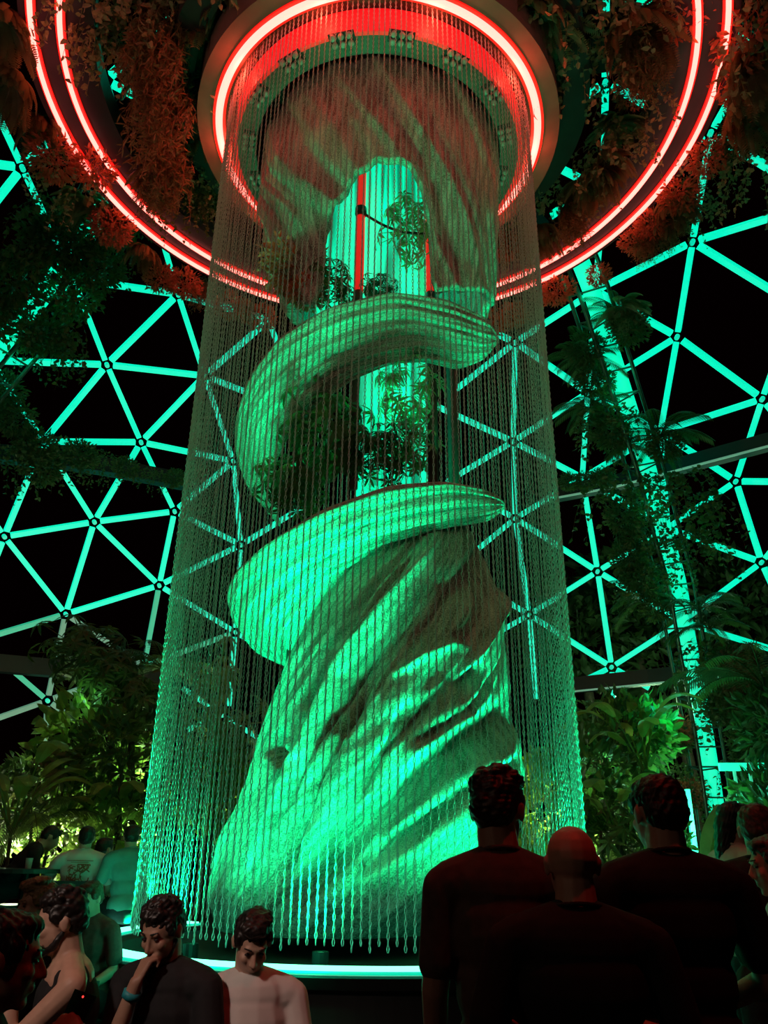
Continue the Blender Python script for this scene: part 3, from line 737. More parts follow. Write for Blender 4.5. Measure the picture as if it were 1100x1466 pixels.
def frond_palm(n=14, L=1.4, droop=1.6, up=1.0, pin=.30):
    f = LF()
    for k in range(n):
        a = 2 * PI * k / n + random.uniform(-.2, .2); d = Vector((math.cos(a), math.sin(a), up * random.uniform(.4, 1.7)))
        pts = arc(Vector((0, 0, 0)), d, L * random.uniform(.8, 1.1), droop, 16); f.stem(pts, .014, .004, 4)
        for i in range(2, 16):
            t = (pts[i + 1] - pts[i]).normalized() if i < 15 else (pts[i] - pts[i - 1]).normalized(); sd = t.cross(Vector((0, 0, 1))); sd = sd.normalized() if sd.length > .05 else Vector((1, 0, 0))
            for sg in (-1, 1):
                for h in (0, .5): f.leaf(pts[i].lerp(pts[min(i + 1, 16)], h), sd * sg + t * .8 + Vector((0, 0, -.2)), Vector((0, 0, 1)), pin * math.sin(PI * (i + 1) / 19) ** .5, .028, .1, .25)
    return f
def broad(n=9, L=1.3, wd=.36, h=1.2):          # banana-like leaves on stalks
    f = LF()
    for k in range(n):
        a = 2 * PI * k / n + random.uniform(-.3, .3); d = Vector((math.cos(a) * .45, math.sin(a) * .45, 1)); st = arc(Vector((0, 0, 0)), d, h * random.uniform(.5, 1), .35, 5); f.stem(st, .022, .012, 5)
        dd = (st[-1] - st[-2]).normalized(); pts = arc(st[-1], dd, L * random.uniform(.7, 1.1), 1.9, 10); V = []; sd = Vector((-math.sin(a), math.cos(a), 0)); m_ = len(pts)
        for i, p in enumerate(pts):
            w = wd * math.sin(PI * min(.98, (i + .35) / (m_ - .4))) ** .6; t = (pts[min(i + 1, m_ - 1)] - pts[max(i - 1, 0)]).normalized(); nn = sd.cross(t)
            V += [list(p + sd * w * .5 + nn * w * .12), list(p + sd * w * .25 + nn * w * .05), list(p), list(p - sd * w * .25 + nn * w * .05), list(p - sd * w * .5 + nn * w * .12)]
        f.poly(V, [(i * 5 + j, i * 5 + j + 1, (i + 1) * 5 + j + 1, (i + 1) * 5 + j) for i in range(m_ - 1) for j in range(4)])
    return f

ME = {}
for i in range(3):
    ME['fern%d' % i] = fern().mesh('fern', M['leafgrey']); ME['fernb%d' % i] = fern(40, .7, 2.6, .2, .11).mesh('fern', M['leafbrown'])
    ME['ivy%d' % i] = ivy().mesh('ivy', M['leafgrey']); ME['ivyd%d' % i] = ivy(30, 1.1, .095, .36).mesh('ivy', M['leafdark'])
    ME['beard%d' % i] = beard().mesh('moss', M['leafbrown']); ME['bush%d' % i] = bush().mesh('bush', M['leafdark'])
    ME['redbush%d' % i] = bush(420, .34, .26, .10).mesh('bush', M['leafredlit']); ME['palmate%d' % i] = palmate().mesh('shrub', M['leafdark'])
    ME['palm%d' % i] = frond_palm().mesh('palm', M['leafdark']); ME['broad%d' % i] = broad().mesh('broad', M['leaf'])
    ME['bushg%d' % i] = bush(480, .5, .45, .15, .6).mesh('bush', M['leaf']); ME['shrubg%d' % i] = palmate(46, .5, .45, .17, 7).mesh('shrub', M['leafgrey'])
def plant(kind, name, p, sc=1.0, label=None, cat='plant', group=None, sz=None, rz=None):
    o = bpy.data.objects.new(name, ME['%s%d' % (kind, random.randrange(3))]); COL.objects.link(o); o.location = p
    o.rotation_euler = (random.uniform(-.15, .15), random.uniform(-.15, .15), random.uniform(0, 6.28) if rz is None else rz)
    o.scale = (sc, sc, sc * (sz or 1)); return tag(o, label, cat, group)
def where(p):                                 # plain words for a place in the picture
    v = Vector(p) - Vector((0, 0, CAMZ)); f_ = v.y * cp + v.z * sp; u_ = -v.y * sp + v.z * cp; x = v.x / f_ * F; y = u_ / f_ * F
    x, y = cr * x + sr * y, -sr * x + cr * y
    return 550 + x, 733 - y
KN = {'fern': ('hanging_fern', 'grey-green fern'), 'fernb': ('hanging_fern', 'brown drooping fern'), 'ivy': ('trailing_ivy', 'pale trailing ivy'), 'ivyd': ('trailing_ivy', 'dark trailing ivy'),
      'beard': ('hanging_moss', 'brown bearded moss'), 'bush': ('hanging_bush', 'dark leafy clump'), 'redbush': ('hanging_bush', 'small red-lit leafy clump'), 'palmate': ('hanging_shrub', 'dark finger-leaved clump'),
      'palm': ('small_palm', 'dark small palm crown'), 'bushg': ('hanging_bush', 'green leafy clump'), 'shrubg': ('hanging_shrub', 'grey finger-leaved clump')}
USED = {}
def uniq(lab, x, y):
    v = 'top' if y < 110 else 'upper' if y < 300 else 'upper middle' if y < 480 else 'middle' if y < 740 else 'lower middle' if y < 980 else 'lower'
    h = 'far left' if x < 90 else 'left' if x < 260 else 'left centre' if x < 430 else 'centre' if x < 640 else 'right centre' if x < 780 else 'right' if x < 960 else 'far right'
    t = '%s, %s %s of the photo' % (lab, v, h); USED[t] = USED.get(t, 0) + 1
    return t, USED[t]
POOL = []
def hang(kind, p, sc, base, group=None, sz=None):
    nm, words = KN[kind]; o = plant(kind, nm, p, sc, None, 'plant', group, sz); x, y = where(p); POOL.append((o, words, base, x, y)); return o
# on the great ring, given by where the photo shows each clump (plane of the ring)
ringp = [(30, 30, 'fernb', 1.5), (20, 110, 'fernb', 1.4), (60, 170, 'fernb', 1.2), (85, 215, 'redbush', 1.5), (105, 250, 'ivy', 1.2), (140, 215, 'redbush', 1.2), (120, 285, 'fern', 1.3),
    (165, 300, 'redbush', 1.3), (185, 320, 'fern', 1.1), (205, 355, 'fernb', 1.0), (235, 375, 'redbush', 1.1), (265, 395, 'redbush', 1.2), (290, 405, 'beard', .9), (330, 420, 'redbush', 1.1), (375, 435, 'redbush', 1.1), (350, 432, 'fernb', .8),
    (150, 15, 'ivy', 1.5), (190, 40, 'ivy', 1.4), (210, 90, 'bush', 1.2), (240, 30, 'beard', 1.9), (250, 110, 'beard', 2.1), (245, 190, 'beard', 2.0), (225, 240, 'beard', 1.5), (285, 60, 'fernb', 1.6), (290, 15, 'ivy', 1.5),
    (200, 250, 'fernb', 1.3), (190, 285, 'fern', 1.2), (285, 250, 'ivy', 1.0), (275, 300, 'bush', .9), (250, 280, 'ivyd', 1.0), (300, 130, 'fernb', 1.2), (270, 160, 'fernb', 1.4), (120, 5, 'ivy', 1.2), (330, 5, 'fernb', 1.2),
    (720, 330, 'redbush', 1.0), (700, 440, 'redbush', 1.2), (735, 430, 'redbush', 1.0), (790, 395, 'redbush', 1.2), (800, 360, 'fernb', 1.0), (770, 380, 'ivy', 1.0),
    (790, 290, 'ivy', 1.3), (785, 335, 'fernb', 1.2), (830, 300, 'beard', 1.2), (850, 250, 'fernb', 1.2), (880, 210, 'ivy', 1.3), (915, 180, 'fern', 1.3), (945, 140, 'ivy', 1.2), (880, 285, 'fernb', 1.0), (905, 235, 'fernb', 1.1),
    (965, 130, 'redbush', .9), (950, 80, 'redbush', 1.0), (780, 30, 'fern', 1.5), (820, 35, 'ivy', 1.5), (760, 10, 'fernb', 1.4), (870, 10, 'ivy', 1.5), (925, 25, 'fernb', 1.6), (960, 45, 'beard', 1.3), (980, 15, 'redbush', 1.4),
    (1035, 60, 'redbush', 1.6), (1050, 25, 'ivy', 1.6), (1080, 70, 'fernb', 1.6), (1045, 115, 'redbush', 1.3), (1070, 140, 'fernb', 1.5), (1010, 210, 'redbush', 1.1), (1000, 240, 'ivy', 1.2), (975, 265, 'redbush', 1.2), (955, 285, 'fernb', 1.2),
    (940, 310, 'beard', 1.1), (920, 330, 'beard', 1.0), (925, 300, 'redbush', 1.1), (900, 320, 'redbush', 1.0), (855, 375, 'redbush', .8), (985, 300, 'ivy', 1.0), (1065, 190, 'bush', 1.1), (1085, 230, 'ivy', 1.3)]
for x, y, k, s_ in ringp:
    z = H2 + random.uniform(.0, .3); q = PZ(x, y, z)
    if not (90 < x < 175 and 200 < y < 330) and y > 20:
        dx, dy = q.x - AXX, q.y - AXY; r0 = math.hypot(dx, dy); r1 = r0
        if RI - .75 < r0 < (RI + RO) / 2: r1 = RI - .75
        elif (RI + RO) / 2 <= r0 < RO + .42: r1 = RO + (.42 if k != 'redbush' else .30)
        q.x = AXX + dx / r0 * r1; q.y = AXY + dy / r0 * r1
    if k == 'redbush' and q.y > 9: q.z = H2 - .12
    hang(k, q, s_ * .82, 'hung on great ring', 'plants hung on the great ring')
# along the ribs
ribp = [(860, 440, 'fern', 1.4), (880, 450, 'palm', .6), (868, 470, 'bush', 1.2), (838, 515, 'palm', .7), (850, 500, 'bush', 1.2), (862, 545, 'bush', 1.2), (845, 585, 'palm', .7), (872, 590, 'ivyd', 1.6), (885, 620, 'bush', 1.2), (895, 640, 'palm', .55),
    (945, 625, 'palm', .9), (925, 640, 'bush', 1.1), (885, 690, 'ivyd', 1.8), (955, 680, 'ivyd', 1.7), (965, 720, 'ivyd', 1.9), (895, 740, 'bush', 1.3), (905, 775, 'palmate', 1.3), (900, 800, 'bush', 1.2), (970, 770, 'ivyd', 1.6), (920, 830, 'bush', 1.3),
    (925, 860, 'palm', .8), (940, 870, 'bush', 1.1), (955, 820, 'ivyd', 1.4), (1000, 875, 'palm', .9), (1015, 900, 'palm', .8), (1005, 930, 'ivyd', 1.7), (1020, 960, 'bush', 1.3), (1010, 1000, 'ivyd', 1.5), (1030, 1010, 'bush', 1.4),
    (985, 1045, 'redbush', 1.4), (965, 1060, 'bush', 1.2), (1060, 930, 'beard', 2.2), (1075, 980, 'ivyd', 1.9), (1090, 1020, 'bush', 1.8), (1000, 1135, 'redbush', 1.4), (965, 1100, 'ivyd', 1.4), (975, 1140, 'ivyd', 1.3), (1080, 1060, 'bush', 1.6), (1095, 1120, 'bush', 1.8), (1065, 1080, 'ivyd', 1.4)]
for x, y, k, s_ in ribp:
    xt = np.interp(y, [400, 582, 756, 903, 1095, 1215], [842, 900, 950, 983, 1017, 1034])
    if k != 'palm' and abs(x - xt) < 34: x = xt + (36 if x > xt else -36)
    hang(k, PS(x, y, 14.0), s_ * (.85 if k != 'palm' else 1), 'on right rib', 'plants on the right rib')
ribq = [(215, 215, 'bush', 1.2), (240, 170, 'bush', 1.0), (165, 300, 'bush', 1.6), (130, 315, 'ivyd', 1.5), (100, 345, 'bush', 1.7), (70, 345, 'bush', 1.5), (120, 380, 'bush', 1.6), (50, 385, 'ivyd', 1.6), (85, 420, 'bush', 1.6), (20, 400, 'bush', 1.7), (60, 450, 'ivyd', 1.8),
    (15, 455, 'bush', 1.4), (40, 480, 'bush', 1.3), (75, 480, 'ivyd', 1.2), (0, 560, 'bush', 1.5), (20, 600, 'bush', 1.4), (15, 640, 'ivyd', 1.6), (50, 640, 'bush', 1.4), (85, 640, 'ivyd', 1.3), (115, 650, 'bush', 1.1), (150, 655, 'ivyd', 1.0), (180, 670, 'bush', .9),
    (215, 675, 'ivyd', .8), (250, 685, 'bush', .8), (60, 668, 'bush', 1.4), (145, 345, 'ivyd', 1.2), (150, 45, 'redbush', 1.3), (815, 690, 'bush', .8), (840, 688, 'bush', .8), (865, 684, 'bush', .9)]
for i, (x, y, k, s_) in enumerate(ribq):
    if y < 500 and i % 3 != 1:
        xt = np.interp(y, [75, 175, 300, 405, 490], [265, 205, 150, 75, 5])
        if abs(x - xt) < 40: x = xt + (44 if x > xt else -44)
    hang(k, PS(x, y, 13.6 if y < 500 else 14.8), s_ * .8, 'on dome frame', 'plants on the left rib and girders')

# shrubs inside the sculpture
def shrub(x, y, Y, sc, kind, lab, sz=1):
    p = P(x, y, Y); plant(kind, 'potted_shrub', p, sc, lab, 'plant', None, sz)
shrub(475, 405, 7.75, .75, 'palmate', 'dark finger-leaved shrub on the upper ledge left of the red post')
shrub(585, 330, 8.1, .9, 'shrubg', 'shrub with thin leaves before the glowing drum under the hood', 1.5)
shrub(540, 412, 7.5, .55, 'palmate', 'low finger-leaved shrub on the upper ledge rim right of the red post', .5)
shrub(440, 420, 7.8, .7, 'redbush', 'reddish shrub at the left rim of the upper ledge')
shrub(420, 380, 8.0, 1.2, 'redbush', 'red-lit bush inside the hood left of the glowing drum')
shrub(465, 620, 7.95, 1.3, 'palmate', 'dark shrub left of the dark post on the lower ledge', 1.3)
shrub(545, 650, 7.95, .95, 'palmate', 'dark shrub in front of the lower glowing drum')
shrub(585, 560, 8.1, .9, 'shrubg', 'airy shrub high before the lower glowing drum', 1.3)
shrub(420, 690, 8.0, 1.0, 'palmate', 'dark low shrub at the left end of the lower ledge')
shrub(590, 640, 8.1, .8, 'shrubg', 'airy shrub low before the right edge of the lower drum')

# ------------------------------------------------------------------ planting at floor level, far side
def grow(kind, name, x, y, Y, sc, lab, sz=1, stem=None, group=None):
    p = P(x, y, Y); e = empty(name, (p.x, p.y, 0)); tag(e, lab, 'plant', group)
    o = plant(kind, 'foliage', p, sc, None, None, None, sz); o.parent = e; o.location = (0, 0, p.z)
    for k_ in list(o.keys()): del o[k_]
    if p.z > .35:
        for k in range(stem or 1):
            mb = MB(); a = random.uniform(-.18, .18) * (stem or 0); b2 = random.uniform(-.18, .18) * (stem or 0)
            mb.tube([(p.x + a, p.y + b2, 0), (p.x + a * .6 + .04, p.y + b2 * .6, p.z * .5), (p.x, p.y, p.z)], [.05 * sc ** .5, .04 * sc ** .5, .02], 8); mb.build('stem', M['bark'], e, True)
    return e
jungle = [('palmate', 'umbrella_tree', 125, 935, 13.0, 2.0, 'tall umbrella-leaved tree at left below the green floodlight girder', .8), ('palmate', 'umbrella_tree', 165, 975, 12.6, 1.6, 'second umbrella-leaved tree leaning towards the chain curtain at left', .8),
    ('palmate', 'umbrella_tree', 190, 1010, 12.4, 1.5, 'lower umbrella-leaved tree touching the left edge of the curtain', 1), ('bushg', 'leafy_shrub', 130, 1065, 12.5, 1.6, 'big dark shrub in the middle of the left planting', 1),
    ('bush', 'leafy_shrub', 60, 1120, 12.6, 1.5, 'dark shrub left of the middle of the left planting', 1), ('bush', 'leafy_shrub', 175, 1085, 12.0, 1.9, 'dark shrub close to the left edge of the curtain', 1), ('shrubg', 'leafy_shrub', 90, 1130, 12.2, 1.4, 'grey finger-leaved shrub above the seated guests at left', .9),
    ('broad', 'banana_plant', 15, 1200, 10.6, .72, 'banana plant with upright leaves at the left edge', 1.15), ('broad', 'banana_plant', 65, 1225, 11.6, .55, 'banana plant lit from behind above the leaning guest', 1), ('broad', 'banana_plant', 150, 1215, 11.8, .6, 'banana plant lit from behind beside the curtain at left', 1.1),
    ('palm', 'palm', 45, 1185, 11.4, .9, 'small palm with drooping fronds behind the leaning guest', 1), ('bushg', 'leafy_shrub', 95, 1200, 12.2, 1.2, 'bright backlit shrub behind the guest in the printed shirt', .9), ('bushg', 'leafy_shrub', 165, 1190, 12.0, 1.2, 'bright backlit shrub right of the guest in the printed shirt', .9), ('palm', 'palm', 235, 960, 13.2, .9, 'palm crown half hidden by the left edge of the curtain', 1),
    ('bush', 'leafy_shrub', 5, 1160, 12.2, 1.5, 'dark shrub at the left edge of the photo', 1.1),
    ('bushg', 'leafy_shrub', 790, 1160, 12.5, 1.3, 'yellow-green backlit shrub seen through the right edge of the curtain', 1.4), ('bush', 'leafy_shrub', 850, 1120, 12.5, 1.9, 'dark shrub right of the curtain', 1.3), ('bush', 'leafy_shrub', 880, 1060, 13.2, 1.9, 'tall dark shrub behind the standing man at right', 1.1),
    ('broad', 'banana_plant', 925, 1110, 12.0, .62, 'banana plant with large leaves above the right standing man', 1.3), ('broad', 'banana_plant', 885, 1200, 11.6, .65, 'banana plant between the bald man and the right standing man', 1), ('palmate', 'leafy_shrub', 860, 1190, 11.8, 1.5, 'dark finger-leaved shrub behind the bald man', 1),
    ('bushg', 'leafy_shrub', 915, 1050, 13.0, 1.2, 'green shrub beside the foot of the right rib', 1.1), ('bush', 'leafy_shrub', 1115, 1165, 12.8, 1.5, 'dark shrub behind the guests at the right edge', 1.4), ('bush', 'leafy_shrub', 1118, 1040, 13.3, 1.7, 'high dark shrub at the right edge beside the rib', 1.2),
    ('palm', 'palm', 1095, 985, 13.2, 1.3, 'dark palm crown right of the rib', 1), ('bush', 'leafy_shrub', 948, 1200, 12.4, 1.0, 'dark shrub at the foot of the right rib', 1.1), ('shrubg', 'leafy_shrub', 320, 1040, 11.9, 1.5, 'tall thin shrub seen through the chains left of the sculpture', 2.0),
    ('bushg', 'leafy_shrub', 305, 1130, 11.9, 1.0, 'green shrub seen low through the chains left of the sculpture', 1.4)]
for k, n_, x, y, Y, sc_, lab, sz in jungle: grow(k, n_, x, y, Y, sc_, lab, sz, 2 if n_ == 'umbrella_tree' else 1)
# trees outside the dome
for x, y, lab in ((900, 850, 'dim tree outside the dome left of the rib'), (830, 905, 'dim tree outside the dome beside the curtain'), (1060, 870, 'dim tree outside the dome at the right edge'), (960, 960, 'dim tree outside the dome low behind the rib')):
    p = P(x, y, 30); e = empty('tree', (p.x, p.y, 0)); tag(e, lab, 'tree', 'trees outside the dome')
    o = plant('bush', 'crown', (0, 0, p.z), 5.5, None); o.parent = e
    mb = MB(); mb.tube([(p.x, p.y, 0), (p.x + .3, p.y, p.z * .5), (p.x, p.y, p.z)], [.35, .25, .12], 8); mb.build('trunk', M['bark'], e, True)
light('POINT', 'garden_light', P(930, 1010, 24), 320, (.5, 1, .5), .5)
light('POINT', 'garden_light', P(1100, 1010, 25), 160, (.5, 1, .5), .5)
# garden lamps behind the guests
def glow(x, y, Y, en, c=(.80, 1.0, .55), r=.12):
    p = P(x, y, Y); light('POINT', 'garden_light', (p.x, p.y, p.z), en * 1.3, c, r)
glow(100, 1215, 13.0, 300, (.9, 1, .65)); glow(30, 1215, 12.4, 150, (.9, 1, .6)); glow(165, 1195, 12.9, 150, (.5, 1, .45)); glow(190, 1150, 13.3, 50, (.6, 1, .4)); glow(70, 1130, 12.9, 35, (.7, 1, .7))
glow(850, 1215, 12.6, 150, (.9, 1, .75)); glow(790, 1175, 13.2, 70, (.8, 1, .3)); glow(920, 1170, 12.7, 35, (.4, 1, .6)); glow(1010, 1180, 13.2, 60, (.05, 1, .5)); glow(860, 1080, 13.3, 10, (.2, 1, .5)); glow(960, 1010, 12.6, 10, (0, 1, .5)); glow(130, 1000, 12.2, 3, (.3, 1, .5))
# green floodlight on the girder at left, and its bracket
q = PS(131, 963, 15.2); fl_ = empty('floodlight', q); tag(fl_, 'small square green floodlight fixed to the girder above the left planting', 'lamp')
nrm = (Vector((0, 0, CAMZ)) - q).normalized(); mb = MB(); mb.bar(q - nrm * .06, q + nrm * .06, .30, .26); mb.build('housing', M['black'], fl_)
mb = MB(); mb.bar(q + nrm * .062, q + nrm * .07, .27, .23); mb.build('lens', M['flood'], fl_); mb = MB(); mb.tube([q + Vector((0, 0, -.12)), q + Vector((0, 0, -.34))], .02, 8); mb.build('bracket', M['steel'], fl_)
# slatted screen at the right; green light on slats and rail put into emission
scn = empty('slatted_screen', P(1070, 1200, 13.4)); scn.location.z = 0; tag(scn, 'green-lit slatted screen with a bright top rail right of the rib foot', 'screen')
for i in range(7):
    a = P(1040 + i * 11, 1100, 13.4); mb = MB(); mb.bar((a.x, a.y, 0), (a.x, a.y, a.z), .04, .04, (0, 1, 0)); mb.build('slat', M['strutdim'] if i % 2 else M['steel'], scn)
a, c = P(1030, 1098, 13.4), P(1120, 1098, 13.4); mb = MB(); mb.bar(a, c, .08, .12); mb.build('top_rail', M['tube'], scn)
for i, x in enumerate((955, 975, 990)):
    a, c = P(x - 6, 1130, 13.6), P(x, 1240, 13.6); mb = MB(); r_ = empty('light_pole', (a.x, a.y, 0)); mb.bar((a.x, a.y, 0), (a.x, a.y, a.z), .07, .07, (0, 1, 0)); mb.build('tube', M['tube'], r_)
    tag(r_, ['leftmost', 'middle', 'rightmost'][i] + ' of three thin green lit poles left of the rib foot', 'lamp', 'thin lit poles')
# raised terrace carrying the far tables
mb = MB(); mb.box((-4.6, 11.4, .11), (6.0, 5.0, .22)); o = mb.build('trim_1', M['wood']); o['kind'] = 'structure'; o['label'] = 'dark low terrace step under the far left guests'

# ------------------------------------------------------------------ people
def ball(c, r, R=None, n=14, m_=9):
    V = []; r = (r, r, r) if not hasattr(r, '__len__') else r
    for i in range(m_ + 1):
        a = PI * i / m_
        for j in range(n):
            b_ = 2 * PI * j / n; v = Vector((r[0] * math.sin(a) * math.cos(b_), r[1] * math.sin(a) * math.sin(b_), r[2] * math.cos(a)))
            if R is not None: v = R @ v
            V.append(Vector(c) + v)
    Fc = [(i * n + j, (i + 1) * n + j, (i + 1) * n + (j + 1) % n, i * n + (j + 1) % n) for i in range(m_) for j in range(n)]
    return [list(v) for v in V], Fc
def cap(a, ra, b, rb, n=12):
    a, b = Vector(a), Vector(b); t = (b - a); L = t.length
    if L < 1e-5: return ball(a, max(ra, rb))
    t /= L; s = t.orthogonal().normalized(); u = t.cross(s); V = []
    prof = [(-ra * math.cos(x), ra * math.sin(x)) for x in np.linspace(0.02, PI / 2, 5)] + [(L + rb * math.sin(x), rb * math.cos(x)) for x in np.linspace(0, PI / 2 - .02, 5)]
    for d, r in prof:
        for j in range(n):
            q = 2 * PI * j / n; V.append(list(a + t * d + s * (r * math.cos(q)) + u * (r * math.sin(q))))
    k = len(prof); Fc = [(i * n + j, i * n + (j + 1) % n, (i + 1) * n + (j + 1) % n, (i + 1) * n + j) for i in range(k - 1) for j in range(n)]
    Fc += [tuple(range(n))[::-1], tuple((k - 1) * n + j for j in range(n))]
    return V, Fc
def skin(name, shapes, vox, m, parent, smooth=4, rough=0.0, freq=60.0):
    mb = MB()
    for V, Fc in shapes: mb.add(V, Fc)
    me = bpy.data.meshes.new(name); me.from_pydata(np.concatenate(mb.V).tolist(), [], mb.F); me.validate()
    o = bpy.data.objects.new(name, me); COL.objects.link(o)
    rm = o.modifiers.new('r', 'REMESH'); rm.mode = 'VOXEL'; rm.voxel_size = vox; rm.use_smooth_shade = True
    sm = o.modifiers.new('s', 'SMOOTH'); sm.factor = .5; sm.iterations = smooth
    dg = bpy.context.evaluated_depsgraph_get(); me2 = bpy.data.meshes.new_from_object(o.evaluated_get(dg)); o.modifiers.clear(); o.data = me2; bpy.data.meshes.remove(me)
    if rough:
        nv = len(me2.vertices); co = np.empty(nv * 3, np.float32); me2.vertices.foreach_get('co', co); co = co.reshape(-1, 3); nm = np.empty(nv * 3, np.float32); me2.vertices.foreach_get('normal', nm); nm = nm.reshape(-1, 3)
        d = np.zeros(nv)
        r = np.random.default_rng(len(name) + nv)
        for q in range(9):
            k = r.normal(size=3) * freq; d += np.sin(co @ k + r.uniform(0, 6)) / 3
        co = co + nm * (d * rough)[:, None]; me2.vertices.foreach_set('co', co.astype(np.float32).ravel())
    me2.shade_smooth(); me2.materials.clear(); me2.materials.append(m); o.parent = parent; me2.name = name
    return o
def hand_shapes(Wp, d, n, side, curl=.5, s=1.0, thumb=.7):
    """Wp wrist, d direction of hand, n palm normal (fingers curl to it), side +1/-1 = thumb side along +-(d x n)"""
    Wp, d, n = Vector(Wp), Vector(d).normalized(), Vector(n); n = (n - d * n.dot(d)).normalized(); w = d.cross(n) * side; S_ = []
    for k, (off, L) in enumerate(((.030, .075), (.010, .083), (-.011, .078), (-.030, .062))):
        kn = Wp + d * (.088 - abs(off) * .25) * s + w * off * s; S_.append(cap(Wp + w * off * .5 * s, .014 * s, kn, .0115 * s, 8))
        p = kn; a = curl * .5
        for seg, (fr, r) in enumerate(((.45, .0092), (.30, .0084), (.25, .0074))):
            a_ = a + seg * curl * .75; q = p + (d * math.cos(a_) + n * math.sin(a_)) * (L * fr * s); S_.append(cap(p, (r + .0006) * s, q, r * s, 8)); p = q
    b0 = Wp + d * .025 * s + w * .022 * s; b1 = b0 + (d * .6 + w * .75 + n * .35).normalized() * .042 * s; b2 = b1 + (d * 1.0 + w * .25 + n * thumb).normalized() * .032 * s; b3 = b2 + (d * .9 - w * .1 + n * thumb).normalized() * .026 * s
    S_ += [cap(b0, .014 * s, b1, .0115 * s, 8), cap(b1, .011 * s, b2, .0098 * s, 8), cap(b2, .0098 * s, b3, .008 * s, 8)]
    return S_
def person(label, head_at, face, pose='stand', yaw=0, pitch=0, lean=0, arms=None, shirt='tblack', sleeve='short', skinm='skin', hair='short', hairm='hair', vox=.006, roll=0, broad=1.0, group=None, extras=None, legs=True):
    """face: heading in degrees, 0 = away from camera, 90 = to the photo's right; yaw/pitch of head relative to the body"""
    rz = -math.radians(face); h = Vector(head_at); e = empty('person', (0, 0, 0), rz); tag(e, label, 'person', group)
    hz = .93 if pose == 'stand' else .0
    base_head = .93 + .70 if pose == 'stand' else .74
    Rl = Matrix.Rotation(-math.radians(lean), 3, 'X')          # lean > 0 = forward
    T = lambda x, y, z: Vector((0, 0, 0)) + Rl @ Vector((x * broad, y, z))     # pelvis-relative torso point
    hc = T(0, .02, .652)
    if pose == 'stand': s = h.z / (.93 + hc.z); pel = .93
    else: s = 1.0; pel = h.z - hc.z
    off = Matrix.Rotation(rz, 3, 'Z') @ (hc * s); e.location = (h.x - off.x, h.y - off.y, 0); e.scale = (s, s, s)
    B = Vector((0, 0, pel)); G = lambda x, y, z: B + T(x, y, z)
    Rh = Matrix.Rotation(-math.radians(yaw), 3, 'Z') @ Matrix.Rotation(-math.radians(pitch), 3, 'X') @ Matrix.Rotation(math.radians(roll), 3, 'Y')
    HC = B + hc; HP = lambda x, y, z: HC + Rh @ Vector((x, y, z))
    E_ = lambda x, y, z, r: ball(HP(x, y, z), r, Rh)
    def torso(g):
        return [ball(G(0, 0, .02), (.165 * broad + g, .12 + g, .12 + g), Rl), ball(G(0, .005, .18), (.148 * broad + g, .105 + g, .14 + g), Rl), ball(G(0, 0, .34), (.168 * broad + g, .115 + g, .16 + g), Rl), ball(G(0, -.01, .44), (.165 * broad + g, .10 + g, .10 + g), Rl),
                cap(G(-.15, -.01, .445), .058 + g, G(.15, -.01, .445), .058 + g), cap(G(-.025, -.015, .505), .052 + g * .6, G(-.165, -.012, .448), .056 + g), cap(G(.025, -.015, .505), .052 + g * .6, G(.165, -.012, .448), .056 + g), cap(G(0, -.015, .48), .080 + g * .6, G(0, -.008, .515), .062 + g * .4)]
    sh = [G(-.192, -.01, .435), G(.192, -.01, .435)]
    arms = arms or {}
    rest = {-1: (G(-.25, -.02, .20), G(-.24, .08, -.04)), 1: (G(.25, -.02, .20), G(.24, .08, -.04))}
    if pose == 'sit': rest = {-1: (G(-.25, .03, .20), G(-.16, .27, .12)), 1: (G(.25, .03, .20), G(.16, .27, .12))}
    body = torso(0); A = {}
    for i, sd in enumerate((-1, 1)):
        el, wr = rest[sd]; hd = None; curl = .5; pn = Vector((-sd, .2, 0)); 
        if sd in arms:
            a = arms[sd]; el = G(*a[0]); wr = G(*a[1]); curl = a[2] if len(a) > 2 else .5
            if len(a) > 3: hd = Vector(a[3])
            if len(a) > 4: pn = Vector(a[4])
        A[sd] = (el, wr); fd = (wr - el).normalized(); hd = hd or fd
        body += [cap(sh[i], .052, el, .040), cap(el, .040, wr, .027)] + hand_shapes(wr, hd, pn, sd if pn.cross(hd).dot(Vector((0, 0, 1))) else 1, curl, 1.0 if vox < .01 else 1.15)
    # legs
    lg = {}
    for sd in (-1, 1):
        hp = B + Vector((sd * .09, 0, -.02))
        if pose == 'stand': kn, an = Vector((sd * .10, .02, .50)), Vector((sd * .11, -.02, .09))
        else: kn, an = Vector((sd * .13, .43, pel + .02)), Vector((sd * .13, .40, .10 if pel < .62 else pel - .38))
        lg[sd] = (hp, kn, an); body += [cap(hp, .085, kn, .055), cap(kn, .055, an, .036), cap(an, .036, an + Vector((0, .13, -.055)), .032)]
    # neck and head
    body += [cap(G(0, -.01, .50), .066, HP(0, -.022, -.05), .060), E_(0, -.012, .028, (.077, .096, .088)), E_(0, .028, -.03, (.062, .064, .085)), E_(0, .012, -.062, (.056, .058, .05)), E_(0, .066, -.094, (.024, .020, .018)),
             cap(HP(0, .090, .014), .008, HP(0, .110, -.024), .0115, 8), E_(-.012, .098, -.030, .008), E_(.012, .098, -.030, .008), cap(HP(-.034, .080, .030), .011, HP(.034, .080, .030), .011, 8), E_(-.036, .066, -.018, (.022, .022, .022)), E_(.036, .066, -.018, (.022, .022, .022)),
             E_(0, .086, -.053, (.021, .011, .006)), E_(0, .084, -.064, (.018, .011, .007))]
    for sd in (-1, 1): body += [E_(sd * .078, -.008, .0, (.009, .019, .030)), E_(sd * .083, -.016, .010, (.007, .012, .018))]
    skin('body', body, vox, M[skinm], e, 3)
    v2 = max(vox, .008)
